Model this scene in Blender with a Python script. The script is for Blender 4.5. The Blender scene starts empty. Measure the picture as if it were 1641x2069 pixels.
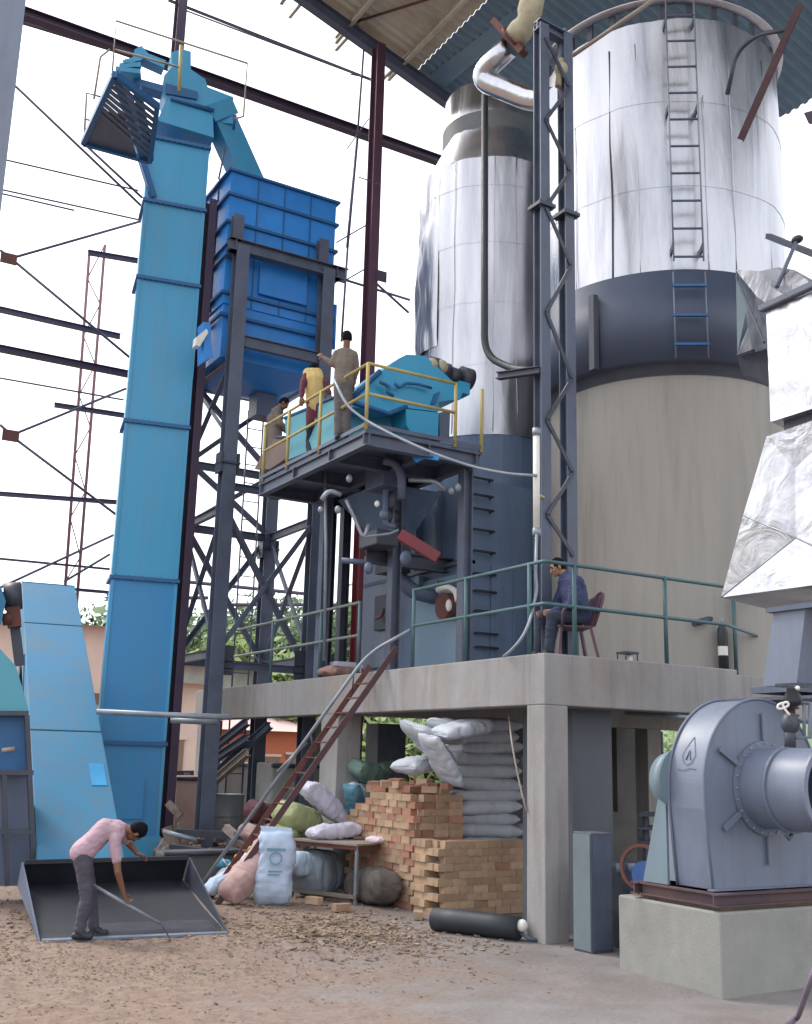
import bpy, math, random
from math import sin, cos, pi, radians, hypot, atan2
from mathutils import Vector as V, Matrix, Euler, noise as mn
random.seed(7)
S = bpy.context.scene
COL = S.collection

# ------------------------------------------------------------ camera, sky, sun, exposure
F_PX, PW, PH = 2175.0, 1641.0, 2069.0
cd = bpy.data.cameras.new("camera"); cam = bpy.data.objects.new("camera", cd); COL.objects.link(cam)
cd.sensor_fit = 'VERTICAL'; cd.sensor_height = 24.0; cd.lens = 24.0 * F_PX / PH
cd.clip_start = 0.1; cd.clip_end = 3000
CR = Matrix.Rotation(radians(-30.6), 3, 'Z') @ Matrix.Rotation(radians(90 + 12.85), 3, 'X') @ Matrix.Rotation(radians(1.5), 3, 'Z')
CP = V((0, 0, 2.0))
cam.matrix_world = Matrix.Translation(CP) @ CR.to_4x4()
S.camera = cam
W = bpy.data.worlds.new("World"); S.world = W; W.use_nodes = True
wn = W.node_tree; wn.nodes.clear()
SUN_EL, SUN_AZ = radians(48), radians(-25)          # azimuth clockwise from +Y (negative: to the left)
sky = wn.nodes.new('ShaderNodeTexSky'); sky.sky_type = 'NISHITA'; sky.sun_disc = False
sky.sun_elevation = SUN_EL; sky.sun_rotation = SUN_AZ; sky.air_density = 1.0; sky.dust_density = 4.0; sky.ozone_density = 1.0
hs = wn.nodes.new('ShaderNodeHueSaturation'); hs.inputs['Saturation'].default_value = 0.42
bg = wn.nodes.new('ShaderNodeBackground'); bg.inputs['Strength'].default_value = 0.13
wo = wn.nodes.new('ShaderNodeOutputWorld')
cl_mix = wn.nodes.new('ShaderNodeMix'); cl_mix.data_type = 'RGBA'; cl_mix.inputs[0].default_value = 0.6; cl_mix.inputs[7].default_value = (5.2, 5.3, 5.5, 1)   # thin bright overcast veil
wn.links.new(sky.outputs[0], hs.inputs['Color']); wn.links.new(hs.outputs[0], cl_mix.inputs[6]); wn.links.new(cl_mix.outputs[2], bg.inputs['Color']); wn.links.new(bg.outputs[0], wo.inputs[0])
sl = bpy.data.lights.new("sun", 'SUN'); sl.energy = 0.7; sl.angle = radians(18); sl.color = (1, .96, .9)
so = bpy.data.objects.new("sun", sl); COL.objects.link(so)
sd = V((sin(SUN_AZ) * cos(SUN_EL), cos(SUN_AZ) * cos(SUN_EL), sin(SUN_EL)))
so.rotation_euler = sd.to_track_quat('Z', 'Y').to_euler()
S.view_settings.view_transform = 'Standard'; S.view_settings.look = 'None'; S.view_settings.gamma = 1
S.view_settings.exposure = 1.55
S.cycles.max_bounces = 6; S.cycles.diffuse_bounces = 3; S.cycles.glossy_bounces = 3
S.cycles.use_denoising = True

# ------------------------------------------------------------ measuring: photo pixel -> point on a known plane
def ray(x, y): return CR @ V(((x - 820.5) / F_PX, -(y - 1034.5) / F_PX, -1.0))
def at(x, y, X=None, Y=None, Z=None, D=None, P=None, N=None):
    d = ray(x, y)
    if X is not None: t = (X - CP.x) / d.x
    elif Y is not None: t = (Y - CP.y) / d.y
    elif Z is not None: t = (Z - CP.z) / d.z
    elif P is not None: t = (V(P) - CP).dot(V(N)) / d.dot(V(N))
    else: t = D / hypot(d.x, d.y)
    return CP + d * t
def zat(px, y, p):                                   # height of image row y above ground point p
    d = hypot(p[0], p[1]); return at(px, y, D=d).z

# ------------------------------------------------------------ mesh builder
class MB:
    def __init__(s): s.v = []; s.f = []; s.sm = []
    def add(s, vs, fs, smooth=False):
        o = len(s.v); s.v += [V(p) for p in vs]; s.f += [tuple(i + o for i in f) for f in fs]; s.sm += [smooth] * len(fs); return s
    def box(s, lo, hi):
        x0, y0, z0 = lo; x1, y1, z1 = hi
        return s.add([(x0,y0,z0),(x1,y0,z0),(x1,y1,z0),(x0,y1,z0),(x0,y0,z1),(x1,y0,z1),(x1,y1,z1),(x0,y1,z1)],
                     [(0,3,2,1),(4,5,6,7),(0,1,5,4),(1,2,6,5),(2,3,7,6),(3,0,4,7)])
    def hexa(s, b, t):                               # bottom quad, top quad
        return s.add(list(b) + list(t), [(0,3,2,1),(4,5,6,7),(0,1,5,4),(1,2,6,5),(2,3,7,6),(3,0,4,7)])
    def frame(s, p0, p1, up):
        p0, p1 = V(p0), V(p1); d = (p1 - p0).normalized(); up = V(up)
        if abs(d.dot(up.normalized())) > .98: up = V((1, 0, 0)) if abs(d.x) < .9 else V((0, 1, 0))
        a = d.cross(up).normalized(); b = a.cross(d).normalized(); return p0, p1, a, b
    def beam(s, p0, p1, w, h=None, up=(0, 0, 1)):
        h = h or w; p0, p1, a, b = s.frame(p0, p1, up); q = [(-1,-1),(1,-1),(1,1),(-1,1)]
        return s.hexa([p0 + a*i*w/2 + b*j*h/2 for i, j in q], [p1 + a*i*w/2 + b*j*h/2 for i, j in q])
    def ibeam(s, p0, p1, w, h, t=.02, up=(0, 0, 1)):
        P0, P1, a, b = s.frame(p0, p1, up)
        s.beam(P0 + b*(h-t)/2, P1 + b*(h-t)/2, w, t, b); s.beam(P0 - b*(h-t)/2, P1 - b*(h-t)/2, w, t, b)
        return s.beam(P0, P1, t, h - 2*t, b)
    def angle(s, p0, p1, w, t=.012, up=(0, 0, 1)):
        P0, P1, a, b = s.frame(p0, p1, up)
        s.beam(P0, P1, w, t, b); return s.beam(P0 + b*w/2 + a*w/2, P1 + b*w/2 + a*w/2, t, w - t, b)
    def tube(s, p0, p1, r, r1=None, n=10, caps=True):
        r1 = r if r1 is None else r1; P0, P1, a, b = s.frame(p0, p1, (0, 0, 1))
        vs = [P0 + (a*cos(2*pi*i/n) + b*sin(2*pi*i/n))*r for i in range(n)] + [P1 + (a*cos(2*pi*i/n) + b*sin(2*pi*i/n))*r1 for i in range(n)]
        s.add(vs, [(i, (i+1) % n, n + (i+1) % n, n + i) for i in range(n)], True)
        if caps: s.add(vs, [tuple(range(n))[::-1], tuple(range(n, 2*n))])
        return s
    def path(s, pts, r, n=8, bend=0.0, seg=5):
        pts = [V(p) for p in pts]; out = [pts[0]]
        for i in range(1, len(pts)-1):
            a, b, c = pts[i-1], pts[i], pts[i+1]
            if bend <= 0: out.append(b); continue
            k = min(bend, (a-b).length*.49, (c-b).length*.49); p = b + (a-b).normalized()*k; q = b + (c-b).normalized()*k
            for j in range(seg+1):
                t = j/seg; out.append((1-t)**2*p + 2*t*(1-t)*b + t*t*q)
        out.append(pts[-1]); up = V((0, 0, 1)); rings = []
        for i, p in enumerate(out):
            d = ((out[min(i+1, len(out)-1)] - out[max(i-1, 0)])).normalized()
            if i == 0:
                if abs(d.dot(up)) > .95: up = V((1, 0, 0))
                a = d.cross(up).normalized()
            else:
                a = a - d*a.dot(d)
                a = a.normalized() if a.length > .25 else d.cross(b).normalized()
            b = d.cross(a); rr = r(i/(len(out)-1)) if callable(r) else r
            rings.append([p + (a*cos(2*pi*k/n) + b*sin(2*pi*k/n))*rr for k in range(n)])
        vs = [q for R_ in rings for q in R_]; m = len(rings)
        s.add(vs, [(i*n+k, i*n+(k+1) % n, (i+1)*n+(k+1) % n, (i+1)*n+k) for i in range(m-1) for k in range(n)], True)
        return s.add(rings[0] + rings[-1], [tuple(range(n))[::-1], tuple(range(n, 2*n))])
    def lathe(s, c, prof, n=48, a0=0, a1=2*pi, dr=None, smooth=True):
        full = abs(a1 - a0 - 2*pi) < 1e-6; m = n if full else n + 1; vs = []
        for r, z in prof:
            for i in range(m):
                a = a0 + (a1 - a0)*i/n; rr = r + (dr(a, z) if dr else 0); vs.append((c[0] + rr*cos(a), c[1] + rr*sin(a), z))
        return s.add(vs, [(j*m+i, j*m+(i+1) % m, (j+1)*m+(i+1) % m, (j+1)*m+i) for j in range(len(prof)-1) for i in range(n)], smooth)
    def prism(s, poly, off):
        poly = [V(p) for p in poly]; off = V(off); n = len(poly)
        return s.add(poly + [p + off for p in poly], [tuple(range(n))[::-1], tuple(range(n, 2*n))] + [(i, (i+1) % n, n+(i+1) % n, n+i) for i in range(n)])
    def disc(s, c, ax, r, t, n=32, r0=0):
        c = V(c); ax = V(ax).normalized(); s.tube(c - ax*t/2, c + ax*t/2, r, n=n); return s
    def ring(s, c, ax, r0, r1, t, n=40):
        c = V(c); ax = V(ax).normalized(); up = V((0,0,1)) if abs(ax.z) < .9 else V((1,0,0)); a = ax.cross(up).normalized(); b = ax.cross(a); vs = []
        for rr, h in ((r0,-t/2),(r1,-t/2),(r1,t/2),(r0,t/2)):
            vs += [c + ax*h + (a*cos(2*pi*i/n) + b*sin(2*pi*i/n))*rr for i in range(n)]
        return s.add(vs, [(j*n+i, j*n+(i+1) % n, ((j+1) % 4)*n+(i+1) % n, ((j+1) % 4)*n+i) for j in range(4) for i in range(n)], False)
    def ball(s, c, rad, rot=None, nu=14, nv=9):
        c = V(c); rad = (rad,)*3 if isinstance(rad, (int, float)) else rad; vs = []
        for j in range(nv+1):
            ph = pi*j/nv
            for i in range(nu):
                p = V((rad[0]*sin(ph)*cos(2*pi*i/nu), rad[1]*sin(ph)*sin(2*pi*i/nu), rad[2]*cos(ph)))
                if rot is not None: p = rot @ p
                vs.append(c + p)
        return s.add(vs, [(j*nu+i, (j+1)*nu+i, (j+1)*nu+(i+1) % nu, j*nu+(i+1) % nu) for j in range(nv) for i in range(nu)], True)
    def mesh(s, name, base=(0, 0, 0)):
        b = V(base); me = bpy.data.meshes.new(name); me.from_pydata([tuple(p - b) for p in s.v], [], s.f)
        me.polygons.foreach_set('use_smooth', s.sm); me.update()
        import bmesh
        bm = bmesh.new(); bm.from_mesh(me); bmesh.ops.remove_doubles(bm, verts=bm.verts, dist=1e-5)
        bmesh.ops.recalc_face_normals(bm, faces=bm.faces); bm.to_mesh(me); bm.free()
        return me

def setp(o, label=None, cat=None, group=None, kind=None):
    if label: o['label'] = label
    if cat: o['category'] = cat
    if group: o['group'] = group
    if kind: o['kind'] = kind
    return o
def thing(name, label, cat, loc=(0, 0, 0), group=None, rz=0):
    o = bpy.data.objects.new(name, None); COL.objects.link(o); o.location = loc; o.rotation_euler = (0, 0, rz); o.empty_display_size = .2
    return setp(o, label, cat, group)
def wloc(o):
    p = V(o.location); q = o.parent
    while q: p += V(q.location); q = q.parent
    return p
def part(name, mb, m, parent, label=None, bevel=0, local=False, kind=None):
    me = mb.mesh(name, (0,0,0) if local else wloc(parent)); me.materials.append(m)
    o = bpy.data.objects.new(name, me); COL.objects.link(o); o.parent = parent
    if label: o['label'] = label
    if kind: o['kind'] = kind
    if bevel: bv(o, bevel)
    return o
def bv(o, w):
    b = o.modifiers.new('bevel', 'BEVEL'); b.width = w; b.segments = 2; b.limit_method = 'ANGLE'; b.angle_limit = radians(40)
def solo(name, mb, m, label, cat, loc=(0, 0, 0), group=None, bevel=0, kind=None, local=False):
    me = mb.mesh(name, (0,0,0) if local else loc); me.materials.append(m)
    o = bpy.data.objects.new(name, me); COL.objects.link(o); o.location = loc
    if bevel: bv(o, bevel)
    return setp(o, label, cat, group, kind)
def struct(name, mb, m): return solo(name, mb, m, None, None, kind='structure')
def dup(o, loc, rot=None, label=None, mats=None):
    c = o.copy(); COL.objects.link(c); c.location = loc
    if rot is not None: c.rotation_euler = rot
    if label: c['label'] = label
    for ch in list(o.children):
        k = ch.copy(); COL.objects.link(k); k.parent = c
        for g in list(ch.children):
            h = g.copy(); COL.objects.link(h); h.parent = k
    return c

# ------------------------------------------------------------ materials
def rgb(r, g, b):                                     # sRGB 0..255 -> linear
    f = lambda c: (c/12.92 if c <= .04045 else ((c+.055)/1.055)**2.4)
    return tuple(f(x/255) for x in (r, g, b))
def mat(name, col, rough=.6, metal=0.0, var=.18, scale=1.5, bump=.15, bscale=25, streak=1.0, dirt=None, dirt_amt=.35, dscale=.8, rand=0.0, spec=.5, bdist=.01, coat=0, gscale=(1,1,1), grime=0.0):
    m = bpy.data.materials.new(name); m.use_nodes = True; nt = m.node_tree; N = nt.nodes; L = nt.links
    b = N['Principled BSDF']; tc = N.new('ShaderNodeTexCoord'); mp = N.new('ShaderNodeMapping'); L.new(tc.outputs['Object'], mp.inputs[0])
    mp.inputs['Scale'].default_value = (gscale[0], gscale[1], gscale[2]*streak)
    n1 = N.new('ShaderNodeTexNoise'); n1.inputs['Scale'].default_value = scale; n1.inputs['Detail'].default_value = 8; n1.inputs['Roughness'].default_value = .62; L.new(mp.outputs[0], n1.inputs[0])
    mr = N.new('ShaderNodeMapRange'); mr.inputs['From Min'].default_value = .3; mr.inputs['From Max'].default_value = .7; mr.inputs['To Min'].default_value = 1-var; mr.inputs['To Max'].default_value = 1+var
    L.new(n1.outputs[0], mr.inputs[0])
    mx = N.new('ShaderNodeMix'); mx.data_type = 'RGBA'; mx.blend_type = 'MULTIPLY'; mx.inputs[0].default_value = 1; mx.inputs[6].default_value = (*col, 1); L.new(mr.outputs[0], mx.inputs[7]); out = mx.outputs[2]
    if dirt is not None:  # dirt patches; on the alu materials they carry painted reflection tones
        n2 = N.new('ShaderNodeTexNoise'); n2.inputs['Scale'].default_value = dscale; n2.inputs['Detail'].default_value = 9; n2.inputs['Roughness'].default_value = .7; L.new(mp.outputs[0], n2.inputs[0])
        r2 = N.new('ShaderNodeMapRange'); r2.inputs['From Min'].default_value = .48; r2.inputs['From Max'].default_value = .68; r2.inputs['To Max'].default_value = dirt_amt; L.new(n2.outputs[0], r2.inputs[0])
        m2 = N.new('ShaderNodeMix'); m2.data_type = 'RGBA'; L.new(r2.outputs[0], m2.inputs[0]); L.new(out, m2.inputs[6]); m2.inputs[7].default_value = (*dirt, 1); out = m2.outputs[2]
    if rand:
        oi = N.new('ShaderNodeObjectInfo'); r3 = N.new('ShaderNodeMapRange'); r3.inputs['To Min'].default_value = 1-rand; r3.inputs['To Max'].default_value = 1+rand; L.new(oi.outputs['Random'], r3.inputs[0])
        m3 = N.new('ShaderNodeMix'); m3.data_type = 'RGBA'; m3.blend_type = 'MULTIPLY'; m3.inputs[0].default_value = 1; L.new(out, m3.inputs[6]); L.new(r3.outputs[0], m3.inputs[7]); out = m3.outputs[2]
    if grime:
        mg = N.new('ShaderNodeMapping'); mg.inputs['Scale'].default_value = (5, 5, .35); L.new(tc.outputs['Object'], mg.inputs[0])
        ng = N.new('ShaderNodeTexNoise'); ng.inputs['Scale'].default_value = 1.6; ng.inputs['Detail'].default_value = 7; ng.inputs['Roughness'].default_value = .65; L.new(mg.outputs[0], ng.inputs[0])
        rg = N.new('ShaderNodeMapRange'); rg.inputs['From Min'].default_value = .5; rg.inputs['From Max'].default_value = .72; rg.inputs['To Max'].default_value = grime; L.new(ng.outputs[0], rg.inputs[0])
        gx = N.new('ShaderNodeMix'); gx.data_type = 'RGBA'; L.new(rg.outputs[0], gx.inputs[0]); L.new(out, gx.inputs[6]); gx.inputs[7].default_value = (*rgb(104, 92, 84), 1); out = gx.outputs[2]
        ns = N.new('ShaderNodeTexNoise'); ns.inputs['Scale'].default_value = 9; ns.inputs['Detail'].default_value = 9; ns.inputs['Roughness'].default_value = .8; L.new(tc.outputs['Object'], ns.inputs[0])
        rs = N.new('ShaderNodeMapRange'); rs.inputs['From Min'].default_value = .62; rs.inputs['From Max'].default_value = .7; rs.inputs['To Max'].default_value = grime; L.new(ns.outputs[0], rs.inputs[0])
        gs = N.new('ShaderNodeMix'); gs.data_type = 'RGBA'; L.new(rs.outputs[0], gs.inputs[0]); L.new(out, gs.inputs[6]); gs.inputs[7].default_value = (*rgb(92, 70, 62), 1); out = gs.outputs[2]
    L.new(out, b.inputs['Base Color']); b.inputs['Roughness'].default_value = rough; b.inputs['Metallic'].default_value = metal; b.inputs['Specular IOR Level'].default_value = spec
    rr = N.new('ShaderNodeMapRange'); rr.inputs['From Min'].default_value = .3; rr.inputs['From Max'].default_value = .7; rr.inputs['To Min'].default_value = max(.05, rough-.1); rr.inputs['To Max'].default_value = min(1, rough+.1); L.new(n1.outputs[0], rr.inputs[0]); L.new(rr.outputs[0], b.inputs['Roughness'])
    if bump:
        n3 = N.new('ShaderNodeTexNoise'); n3.inputs['Scale'].default_value = bscale; n3.inputs['Detail'].default_value = 4; L.new(mp.outputs[0], n3.inputs[0])
        bp = N.new('ShaderNodeBump'); bp.inputs['Strength'].default_value = bump; bp.inputs['Distance'].default_value = bdist; L.new(n3.outputs[0], bp.inputs['Height']); L.new(bp.outputs[0], b.inputs['Normal'])
    return m
M = {}
M['ground'] = mat('dusty_ground', rgb(118, 113, 112), .95, var=.22, scale=1.4, bump=.6, bscale=16, dirt=rgb(104, 90, 82), dirt_amt=.6, dscale=.5, bdist=.03)
def soil_mix(m):                                       # browner trodden soil towards the loader bucket side of the yard
    nt = m.node_tree; N = nt.nodes; L = nt.links; b = N['Principled BSDF']; old = b.inputs['Base Color'].links[0].from_socket
    tc = N.new('ShaderNodeTexCoord'); dt = N.new('ShaderNodeVectorMath'); dt.operation = 'DOT_PRODUCT'; L.new(tc.outputs['Object'], dt.inputs[0]); dt.inputs[1].default_value = (.86, -.51, 0)
    nz = N.new('ShaderNodeTexNoise'); nz.inputs['Scale'].default_value = .7; nz.inputs['Detail'].default_value = 10; nz.inputs['Roughness'].default_value = .75; L.new(tc.outputs['Object'], nz.inputs[0])
    ma = N.new('ShaderNodeMath'); ma.operation = 'MULTIPLY_ADD'; L.new(nz.outputs[0], ma.inputs[0]); ma.inputs[1].default_value = 9; L.new(dt.outputs['Value'], ma.inputs[2])
    mr = N.new('ShaderNodeMapRange'); mr.inputs['From Min'].default_value = 5.6; mr.inputs['From Max'].default_value = 3.0; L.new(ma.outputs[0], mr.inputs[0])
    mx = N.new('ShaderNodeMix'); mx.data_type = 'RGBA'; L.new(mr.outputs[0], mx.inputs[0]); L.new(old, mx.inputs[6])
    n2 = N.new('ShaderNodeTexNoise'); n2.inputs['Scale'].default_value = 7; n2.inputs['Detail'].default_value = 8; n2.inputs['Roughness'].default_value = .8; L.new(tc.outputs['Object'], n2.inputs[0])
    cr = N.new('ShaderNodeValToRGB'); cr.color_ramp.elements[0].position = .35; cr.color_ramp.elements[0].color = (*rgb(108, 88, 78), 1); cr.color_ramp.elements[1].position = .68; cr.color_ramp.elements[1].color = (*rgb(142, 123, 110), 1); L.new(n2.outputs[0], cr.inputs[0])
    L.new(cr.outputs[0], mx.inputs[7]); L.new(mx.outputs[2], b.inputs['Base Color'])
soil_mix(M['ground'])
M['chips'] = mat('wood_chips', rgb(136, 118, 102), .9, var=.45, scale=3, bump=.2)
M['concrete'] = mat('grey_concrete', rgb(148, 146, 146), .9, var=.2, scale=.9, bump=.5, bscale=26, dirt=rgb(136, 124, 112), dirt_amt=.75, dscale=.7, streak=.6, grime=.4)
M['concrete_tank'] = mat('plastered_tank', rgb(158, 154, 148), .88, var=.16, scale=1.3, bump=.25, bscale=18, dirt=rgb(108, 104, 98), dirt_amt=.55, dscale=1.3, streak=.1, grime=.18)
M['concrete_plinth'] = mat('plinth_concrete', rgb(140, 140, 136), .92, var=.16, scale=1.4, bump=.35, bscale=35, dirt=rgb(120, 117, 112), dirt_amt=.6)
M['steel'] = mat('dark_grey_steel', rgb(82, 91, 110), .5, var=.25, scale=2, bump=.06, dirt=rgb(78, 66, 62), dirt_amt=.35, dscale=1.5)
M['steel_purple'] = mat('primer_steel', rgb(64, 50, 70), .6, var=.2, scale=2, bump=.05)
M['steel_red'] = mat('red_oxide_steel', rgb(112, 44, 52), .6, var=.2, scale=2, bump=.05)
M['steel_far'] = mat('girt_steel', rgb(76, 72, 92), .55, var=.2, scale=2, bump=.04)
M['bluegrey'] = mat('bluegrey_paint', rgb(114, 123, 142), .45, var=.12, scale=1.2, bump=.12, bscale=4, dirt=rgb(84, 88, 102), dirt_amt=.5, dscale=1.6, streak=.5, grime=.3)
M['bluegrey_d'] = mat('bluegrey_dark', rgb(84, 96, 118), .5, var=.14, scale=1.2, bump=.05, streak=.3)
M['band'] = mat('band_paint', rgb(68, 77, 97), .5, var=.12, scale=1.0, bump=.05, dirt=rgb(70, 62, 66), dirt_amt=.4, dscale=.7, streak=.4)
M['casing'] = mat('casing_paint', rgb(94, 114, 140), .5, var=.14, scale=1.6, bump=.05, streak=.12, dirt=rgb(64, 74, 92), dirt_amt=.5, dscale=1.2)
M['casing_l'] = mat('casing_light', rgb(118, 144, 166), .5, var=.12, scale=1.6, bump=.05, streak=.15)
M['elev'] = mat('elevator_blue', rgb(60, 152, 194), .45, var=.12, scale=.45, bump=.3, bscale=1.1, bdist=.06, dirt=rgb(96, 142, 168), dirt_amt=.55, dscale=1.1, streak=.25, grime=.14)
M['elev_l'] = mat('conveyor_blue', rgb(50, 116, 152), .65, var=.14, scale=.9, bump=.1, bscale=2, bdist=.02, dirt=rgb(86, 108, 122), dirt_amt=.6, dscale=1.4, streak=.3, grime=.35, spec=.3)
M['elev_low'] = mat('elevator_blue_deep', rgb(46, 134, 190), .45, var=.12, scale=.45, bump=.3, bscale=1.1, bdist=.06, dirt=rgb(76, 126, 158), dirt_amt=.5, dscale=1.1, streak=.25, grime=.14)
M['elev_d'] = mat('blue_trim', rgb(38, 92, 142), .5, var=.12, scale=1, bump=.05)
M['bin'] = mat('bin_blue', rgb(48, 134, 214), .42, var=.12, scale=.6, bump=.15, bscale=1.5, bdist=.02, dirt=rgb(54, 108, 168), dirt_amt=.6, dscale=.8)
M['turq'] = mat('turquoise_paint', rgb(48, 150, 190), .4, var=.08, scale=1.2, bump=.06, bscale=3)
M['turq_g'] = mat('teal_paint', rgb(84, 158, 176), .5, var=.12, scale=1.5, bump=.05, streak=.4)
M['yellow'] = mat('yellow_rail', rgb(176, 158, 98), .6, var=.15, scale=4, bump=.05)
M['green'] = mat('green_rail', rgb(66, 98, 104), .5, var=.15, scale=4, bump=.05)
M['pale_rail'] = mat('pale_pipe', rgb(150, 140, 128), .6, var=.2, scale=4, bump=.03)
M['grey_pipe'] = mat('galvanised_pipe', rgb(138, 146, 156), .4, metal=.3, var=.2, scale=4, bump=.05)
M['rust'] = mat('rusty_steel', rgb(96, 58, 52), .75, var=.3, scale=5, bump=.15)
M['black'] = mat('black_rubber', rgb(40, 44, 50), .55, var=.2, scale=3, bump=.1)
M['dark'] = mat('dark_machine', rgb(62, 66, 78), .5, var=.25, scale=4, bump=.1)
M['motor'] = mat('motor_grey', rgb(60, 62, 72), .5, var=.2, scale=6, bump=.1)
M['roof'] = mat('roof_sheet', rgb(190, 182, 164), .6, var=.14, scale=.6, bump=0, dirt=rgb(122, 112, 100), dirt_amt=.5)
M['roof_b'] = mat('roof_sheet_blue', rgb(104, 132, 152), .5, var=.14, scale=.5, bump=0, dirt=rgb(70, 92, 112), dirt_amt=.5)
M['white'] = mat('white_paint', rgb(222, 220, 214), .5, var=.08, scale=5, bump=.03)
M['greenbox'] = mat('pale_green_metal', rgb(112, 130, 140), .5, var=.12, scale=2, bump=.05, streak=.3)
M['insul'] = mat('insulation', rgb(172, 164, 140), .85, var=.25, scale=6, bump=.5, bscale=12)
M['skin'] = mat('skin', rgb(118, 80, 62), .55, var=.1, scale=8, bump=.03)
M['hair'] = mat('black_hair', rgb(20, 18, 22), .9, var=.3, scale=30, bump=.3, bscale=60, spec=.15)
M['eye'] = mat('eye', rgb(30, 24, 24), .3, var=.1)
def alu(name, base=.52, rough=.34, wscale=1.7, fine=.35, streak=.13, strength=.55, dist=.05):
    m = mat(name, (base, base*1.0, base*1.06), rough, .95, var=.12, scale=1.6, bump=0, streak=streak, dirt=(base*.6, base*.63, base*.74), dirt_amt=.75, dscale=1.3)  # darker bluish patches imitate dark surroundings reflected in the metal
    nt = m.node_tree; N = nt.nodes; L = nt.links; b = N['Principled BSDF']; tc = N.new('ShaderNodeTexCoord')
    mp = N.new('ShaderNodeMapping'); mp.inputs['Scale'].default_value = (1, 1, streak); L.new(tc.outputs['Object'], mp.inputs[0])
    n1 = N.new('ShaderNodeTexNoise'); n1.inputs['Scale'].default_value = wscale; n1.inputs['Detail'].default_value = 6; n1.inputs['Distortion'].default_value = .8; L.new(mp.outputs[0], n1.inputs[0])
    mp2 = N.new('ShaderNodeMapping'); mp2.inputs['Scale'].default_value = (1, 1, .45); L.new(tc.outputs['Object'], mp2.inputs[0])
    n2 = N.new('ShaderNodeTexNoise'); n2.inputs['Scale'].default_value = 1.3; n2.inputs['Detail'].default_value = 5; L.new(mp2.outputs[0], n2.inputs[0])
    ad = N.new('ShaderNodeMath'); ad.operation = 'MULTIPLY_ADD'; L.new(n2.outputs[0], ad.inputs[0]); ad.inputs[1].default_value = fine; L.new(n1.outputs[0], ad.inputs[2])
    bp = N.new('ShaderNodeBump'); bp.inputs['Strength'].default_value = strength; bp.inputs['Distance'].default_value = dist; L.new(ad.outputs[0], bp.inputs['Height']); L.new(bp.outputs[0], b.inputs['Normal'])
    return m
M['alu'] = alu('aluminium_cladding')
M['alu_c'] = alu('crumpled_aluminium', .5, .36, 2.2, 1.5, 1.0, .7, .05)
M['alu_p'] = alu('bright_pipe_cladding', .56, .22, 5, .4, 1, .3, .02)

# ------------------------------------------------------------ the setting
def gz_(x, y):
    if not (-11 < x < 23 and -1 < y < 29): return 0.0
    z = mn.noise(V((x*.5, y*.5, 0)))*.03
    s_ = x*.86 - y*.51; dpt = x*.51 + y*.86                       # across and away from the viewpoint
    k = max(0, min(1, (1.2 - s_)/2.5)) * max(0, min(1, (13.2-dpt)/1.0)) * max(0, min(1, (dpt-4)/2))
    z += k*(abs(mn.noise(V((x*2.2, y*2.2, 2))))*.05 + mn.noise(V((x*6, y*6, 4)))*.022 + mn.noise(V((x*13, y*13, 7)))*.01)
    z += (1-k)*(mn.noise(V((x*3, y*3, 9)))*.007)
    for off in (-1.1, .55): z -= .022*math.exp(-((dpt - 9.3 - off - .12*s_)/.16)**2)   # shallow wheel tracks
    z += .05*math.exp(-((s_+.75)**2/.5 + (dpt-12.6)**2/.25))
    if 4 < x < 12 and dpt > 13.3: z *= .5
    return z
def ground_mesh():
    mb = MB(); fr = lambda a, b, st: [a + st*i for i in range(int(round((b-a)/st)))]
    xs = [-600, -150, -40] + fr(-12, -1, .5) + fr(-1, 10, .09) + fr(10, 24, .5) + [40, 150, 600]; ys = [-600, -100, -20] + fr(-2, 5, .5) + fr(5, 14, .09) + fr(14, 30, .5) + [60, 200, 700]
    n = len(xs); vs = [(x, y, gz_(x, y)) for y in ys for x in xs]
    return mb.add(vs, [(j*n+i, j*n+i+1, (j+1)*n+i+1, (j+1)*n+i) for j in range(len(ys)-1) for i in range(n-1)], True)
struct('ground', ground_mesh(), M['ground'])
M['hill'] = mat('hill_scrub', rgb(96, 118, 84), 1, var=.3, scale=.08, bump=.6, bscale=.5, bdist=.6)
hm = MB(); R0 = 150; hv = []
for j in range(7):
    for i in range(61):
        a = radians(-75 + 150*i/60) + radians(-10); r = R0 + j*22
        h = (j/6)**.7 * (17 + 9*mn.noise(V((i*.13, 3, 0))) + 4*mn.noise(V((i*.5, j*.5, 1)))) - .5
        hv.append((r*sin(a), r*cos(a), h))
hm.add(hv, [(j*61+i, j*61+i+1, (j+1)*61+i+1, (j+1)*61+i) for j in range(6) for i in range(60)], True)
struct('hills', hm, M['hill'])

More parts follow.
